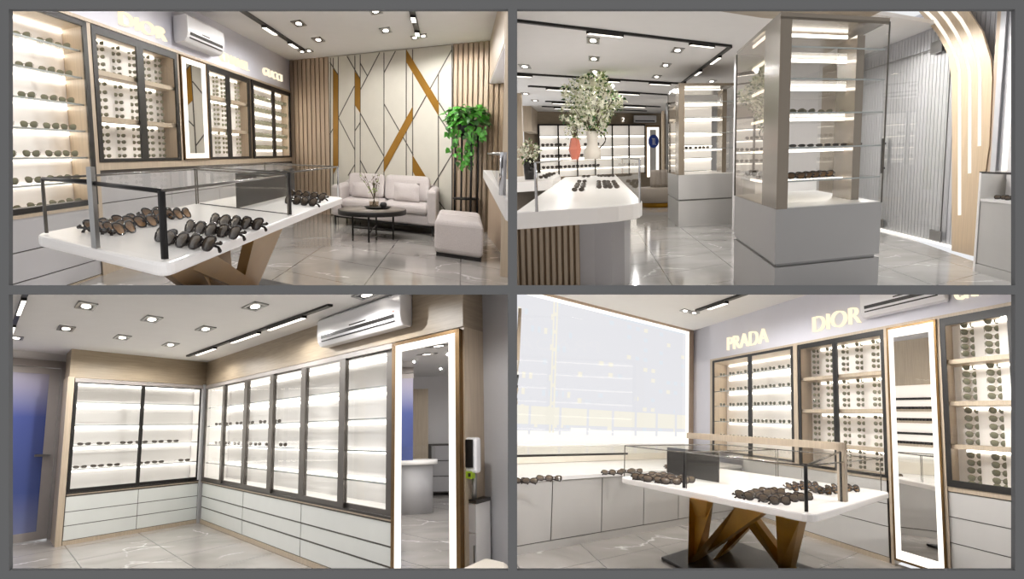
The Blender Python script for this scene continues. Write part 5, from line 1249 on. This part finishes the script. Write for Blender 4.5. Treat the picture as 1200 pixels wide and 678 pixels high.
mb = MB(R); mb.box(2.89, 2.95, TA-.035, TA+.3, .0, 2.475); tag(mb.build('timber_post', 'wood'), 'slim timber post on the pegboard side of the tall lit mirror', 'post')
mb = MB(R); mb.box(2.0, 2.05, TA-.035, TA+.3, .0, 2.475); tag(mb.build('timber_post', 'wood'), 'slim timber post on the drawer side of the tall lit mirror', 'post')
d = .58
k1 = niche(R, 'shelf_cabinet', 5.14, 8.22, .92, 2.44, TA, d, 'black framed cabinet of glass shelves under the PRADA letters')
for i, z in enumerate((2.2, 1.94, 1.685, 1.425, 1.165)):
    mb = MB(R); mb.box(5.14, 8.22, TA+.05, TA+d-.05, z-.012, z); mb.build('shelf', 'glass', k1)
    mb = MB(R); mb.box(5.14, 8.22, TA+.045, TA+.05, z-.014, z); mb.build('shelf_edge', 'shelf_glass', k1)
    led(k1, R, 5.2, 8.1, TA+d-.005, z-.02)
    for u in (847,858,867,876,887,896,905.5,916.5,927):
        pass
    for s in [7.893,7.466,7.136,6.823,6.46,6.178,5.895,5.584,5.302]: mass(R, (s, TA+.09, z), face_yaw(R, (s, TA+.09, z))*.9, .092, 1.5)
led(k1, R, 5.2, 8.1, TA+d-.005, 2.43)
doors(k1, R, [(6.6, 8.26), (5.12, 6.62)], TA, .905, 2.475, fw=.08, top=.035)
d = .46
k2 = niche(R, 'pegboard_cabinet', 3.0, 4.93, .9, 2.44, TA, d, 'black framed two-door pegboard cabinet under DIOR letters in the window room')
for z in (2.02, 1.6, 1.17):
    mb = MB(R); mb.box(3.0, 4.93, TA+.03, TA+d, z-.03, z+.012); mb.build('shelf', 'wood', k2)
for z in (2.435, 1.985, 1.565, 1.135): led(k2, R, 3.02, 4.65, TA+d-.004, z)
doors(k2, R, [(4.0, 4.99), (2.95, 4.02)], TA, .88, 2.475, fw=.07, top=.06)
RW = [2.405, 2.335, 2.255, 2.18, 2.115, 1.96, 1.89, 1.81, 1.73, 1.665, 1.52, 1.445, 1.365, 1.29, 1.205, 1.09, 1.03, .97, .915]
pegs(R, TA+d, [4.76,4.394,3.99,3.665,3.307], [z-.012 for z in RW[:15]], .1, 'the DIOR pegboard, window room', 'sunglasses on the window room pegboards', kz=1.3)
for z in RW[15:]:
    for s in [3.99,3.665,3.307]: mass(R, (s, TA+d-.045, z), face_yaw(R, (s, TA+d, z))*.9, .09, 1.3)
d = .4
k3 = niche(R, 'pegboard_cabinet', .75, 1.93, .9, 2.44, TA, d, 'black framed pegboard cabinet next to the tall lit mirror, window room')
for z in (2.06, 1.665, 1.265):
    mb = MB(R); mb.box(.75, 1.93, TA+.03, TA+d, z-.03, z+.012); mb.build('shelf', 'wood', k3)
for z in (2.435, 2.025, 1.63, 1.23): led(k3, R, .8, 1.8, TA+d-.004, z)
doors(k3, R, [(1.03, 2.0)], TA, .885, 2.475, fw=.075, top=.075, bot=.06)
pegs(R, TA+d, [1.673,1.344], [z-.015 for z in (2.41, 2.34, 2.265, 2.195, 2.13, 2.0, 1.93, 1.86, 1.785, 1.715, 1.585, 1.51, 1.435, 1.36, 1.29, 1.165, 1.095)], .15, 'the tall-mirror pegboard, window room', 'sunglasses on the window room pegboards', kz=1.15)
pegs(R, TA+d, [1.673,1.344], [1.01, .94, .885], .15, 'the lowest tall-mirror pegboard section', 'sunglasses on the window room pegboards', kz=1.15)
mirror_panel(R, 2.05, 2.89, .06, 2.475, TA+.0, 'tall lit mirror with bronze frame and wide glowing border in the window room', fr=.035, gl=.085, glz=.09, th=.06)
aircon(R, 1.85, 3.29, 2.62, 2.93, TA, .28, 'white wall air conditioner above the tall lit mirror in the window room')
e1 = -R.e1
sign(R, 'PRADA', (7.52, TA-.025, 2.60), e1, .22, 1.58, 'glowing cream PRADA lettering on the pale wall above the shelf cabinet')
sign(R, 'DIOR', (4.53, TA-.025, 2.60), e1, .20, 1.12, 'glowing cream DIOR lettering over the window room pegboard cabinet')
sign(R, 'CHANEL', (1.75, TA-.025, 2.62), e1, .17, .75, 'glowing cream letters cut off at the ceiling edge above the end pegboard')

# ---- added shelf front beyond the window end, only there for the tall mirror to reflect
FQ = Sub(R, (13.157,2.164), (10.441,1.733), (12.933,2.451))
t = thing(FQ, 'mirror_shelf_prop', (FQ.L1/2, 0, 0), 'added timber front with rows of lit shelves, placed to show in the tall mirror', 'reflection prop')
mb = MB(FQ); mb.box(0, FQ.L1, -.02, .03, 2.2, 3.0); mb.build('fascia', 'wood', t)
mb = MB(FQ); mb.box(0, FQ.L1, -.02, .0, .9, 2.2); mb.build('back_panel', 'lightbox', t)
for z in (1.98, 1.78, 1.58, 1.38, 1.18):
    mb = MB(FQ); mb.box(0, FQ.L1, 0, .03, z-.04, z); mb.build('shelf', 'black' if z in (1.98, 1.38) else 'wood', t)
mb = MB(FQ)
for z in (1.78, 1.58, 1.18):
    for k in range(int(FQ.L1/.085)): mb.box(.085*k, .085*k+.055, .0, .025, z, z+.045)
mb.build('eyewear_row', 'black', t)
mb = MB(FQ); mb.box(0, FQ.L1, -.02, .05, 0, .9); mb.build('base', 'grey_lam', t)
# ---- showcase table
Q = Sub(R, (2.534, 3.667), (5.865, 2.79), (2.751, 6.234))
L1, L2 = Q.L1, Q.L2
tb = thing(Q, 'showcase_table', (L1/2, L2/2, 0), 'white-topped showcase table with gold zigzag legs on a dark plate in the window room', 'table')
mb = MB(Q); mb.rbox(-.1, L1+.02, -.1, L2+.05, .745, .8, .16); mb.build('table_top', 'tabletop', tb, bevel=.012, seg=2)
def hx(name, foot, top, mat='gold', par=tb):
    mb = MB(R); mb.hexa([(*p, .03) for p in foot], [(*p, .75) for p in top]); return mb.build(name, mat, par)
B1 = (4.929,3.606); B2 = (3.874,4.761); B1b = (5.074,4.026); B2b = (3.783,4.97)
def leg4(f0, f1, t0, t1, dy):
    (a, b), (c, d_) = f0, f1; (e, f), (g, h) = t0, t1
    hx('leg', [(a, b), (c, d_), (c, d_+dy), (a, b+dy)], [(e, f), (g, h), (g, h+dy), (e, f+dy)])
leg4(B1, B1b, (4.196,3.094), (3.893,3.197), .12)
leg4(B1, B1b, (3.466,3.355), (3.03,3.411), .16)
leg4(B2, B2b, (2.857,3.473), (2.577,3.585), .16)
leg4((B2[0]-.02, B2[1]+.05), (B2b[0]-.02, B2b[1]+.05), (3.613,3.396), (3.361,3.451), .12)
leg4((B1[0]-.1, B1[1]+.5), (B1b[0]-.1, B1b[1]+.5), (4.05, 4.7), (3.8, 4.75), .12)
mb = MB(R); mb.prism([(5.43,3.372), (5.646,5.099), (3.281,5.45), (3.238,3.577)], .002, .03); mb.build('base_plate', 'black', tb, bevel=.006)
rb = MB(Q); vv = L2*.42; rb.box(-.02, .07, vv-.03, vv+.05, .8, 1.262); rb.build('rear_post', 'wood', tb)
rb = MB(Q); rb.box(-.02, L1*.86, vv-.03, vv+.05, 1.2, 1.262); rb.build('rear_rail', 'wood', tb)
us = L1*.565
ca = glass_case(Q, 'table_glass_case', 0, us-.02, 0, L2*.98, .8, 1.109, 'clear glass case at the near end of the gold-legged table in the window room', [('black', .013), ('dark_metal', .004), None, None])
mb = MB(Q); mb.bar((.02, vv-.06, .8), (.02, vv-.06, 1.19), .014); mb.build('support_post', 'black', ca)
mb = MB(Q); mb.bar((0, 0, 1.109), (.02, vv-.06, 1.19), .012); mb.build('rail', 'glass_edge', ca)
cb = glass_case(Q, 'table_glass_case', us+.02, L1-.03, 0, L2*.98, .8, 1.109, 'clear glass case with dark divider at the window end of the gold-legged table', [('black', .015), None, None, None])
mb = MB(Q); mb.box(us+.1, L1-.1, L2*.35, L2*.36, .803, 1.09); mb.build('divider', 'black', cb)
for i, (a, b) in enumerate([(5.362,2.915),(5.256,2.984),(5.092,2.991),(5.431,3.29),(5.277,3.312),(4.923,3.108),(4.794,3.161),(5.057,3.455),(4.818,3.351),(4.835,3.482)]):
    at = (a, b, .802); GREY.put(pose(R, at, .35, .2, -.45), 'sunglasses', 'dark sunglasses, %s of the cluster in the divided case, window room table' % ORD[i], 'sunglasses', 'sunglasses on the window room table')
for i, (a, b) in enumerate([(3.433,3.543),(3.292,3.58),(3.403,3.863),(3.442,4.062),(3.347,4.115),(3.096,3.667),(2.934,3.689),(2.991,3.942),(2.976,4.088),(2.958,4.245)]):
    at = (a, b, .802); GREY.put(pose(R, at, .65, .195, -.45), 'sunglasses', 'dark brown-tinted sunglasses, %s of the front cluster on the window room table' % ORD[i], 'sunglasses', 'sunglasses on the window room table')
for i, (a, b) in enumerate([(3.501,4.721),(3.517,4.931),(3.504,5.125),(3.49,5.286),(3.172,4.924),(3.07,4.981),(3.052,5.176),(3.09,5.427),(3.067,5.579),(2.97,5.68)]):
    at = (a, b, .802); BROWN.put(pose(R, at, 2.1, .2, -.4), 'sunglasses', 'tortoiseshell sunglasses, %s of the rear cluster on the window room table' % ORD[i], 'sunglasses', 'sunglasses on the window room table')

# ---- ceiling fittings
track(R, (7.472,5.743), (5.535,5.843), H, [(.25, .6)], 'black ceiling track with one lit bar near the window corner', .035, .06)
downlight(R, *(7.79,5.552), H, 'small paired downlight nearer the shop window', .12, .12, True)
downlight(R, *(7.752,5.849), H, 'small paired downlight nearer the glowing PRADA wall', .12, .12, True)
for a, b in ((6.3, 4.4), (4, 5.), (2.2, 5.4), (5, 3), (3.2, 3.8), (7.4, 4.4), (7.5, 3)): lamp(R, 'downlight_fill_beam', 'SPOT', (a, b, H-.1), 64, .04)  # added fill beams, none of them at the fittings above

# ------------------------------------------------------------------ the smallest sunglasses, far too many to count, as one object
if MASS:
    vs, fs, mi = [], [], []
    for Mx in MASS:
        o = len(vs); vs += [Mx @ v.co for v in ME_DARK.vertices]
        for p in ME_DARK.polygons: fs.append([o+i for i in p.vertices]); mi.append(p.material_index)
    me = bpy.data.meshes.new('sunglasses_display'); me.from_pydata(vs, [], fs)
    for m in ('lens', 'frame_thin'): me.materials.append(M[m])
    for p, i in zip(me.polygons, mi): p.material_index = i; p.use_smooth = True
    o = bpy.data.objects.new('sunglasses_display', me); COL.objects.link(o)
    tag(o, 'tiny dark sunglasses standing in tight rows on distant lit glass shelves', 'sunglasses', None, 'stuff')
bpy.context.view_layer.update()
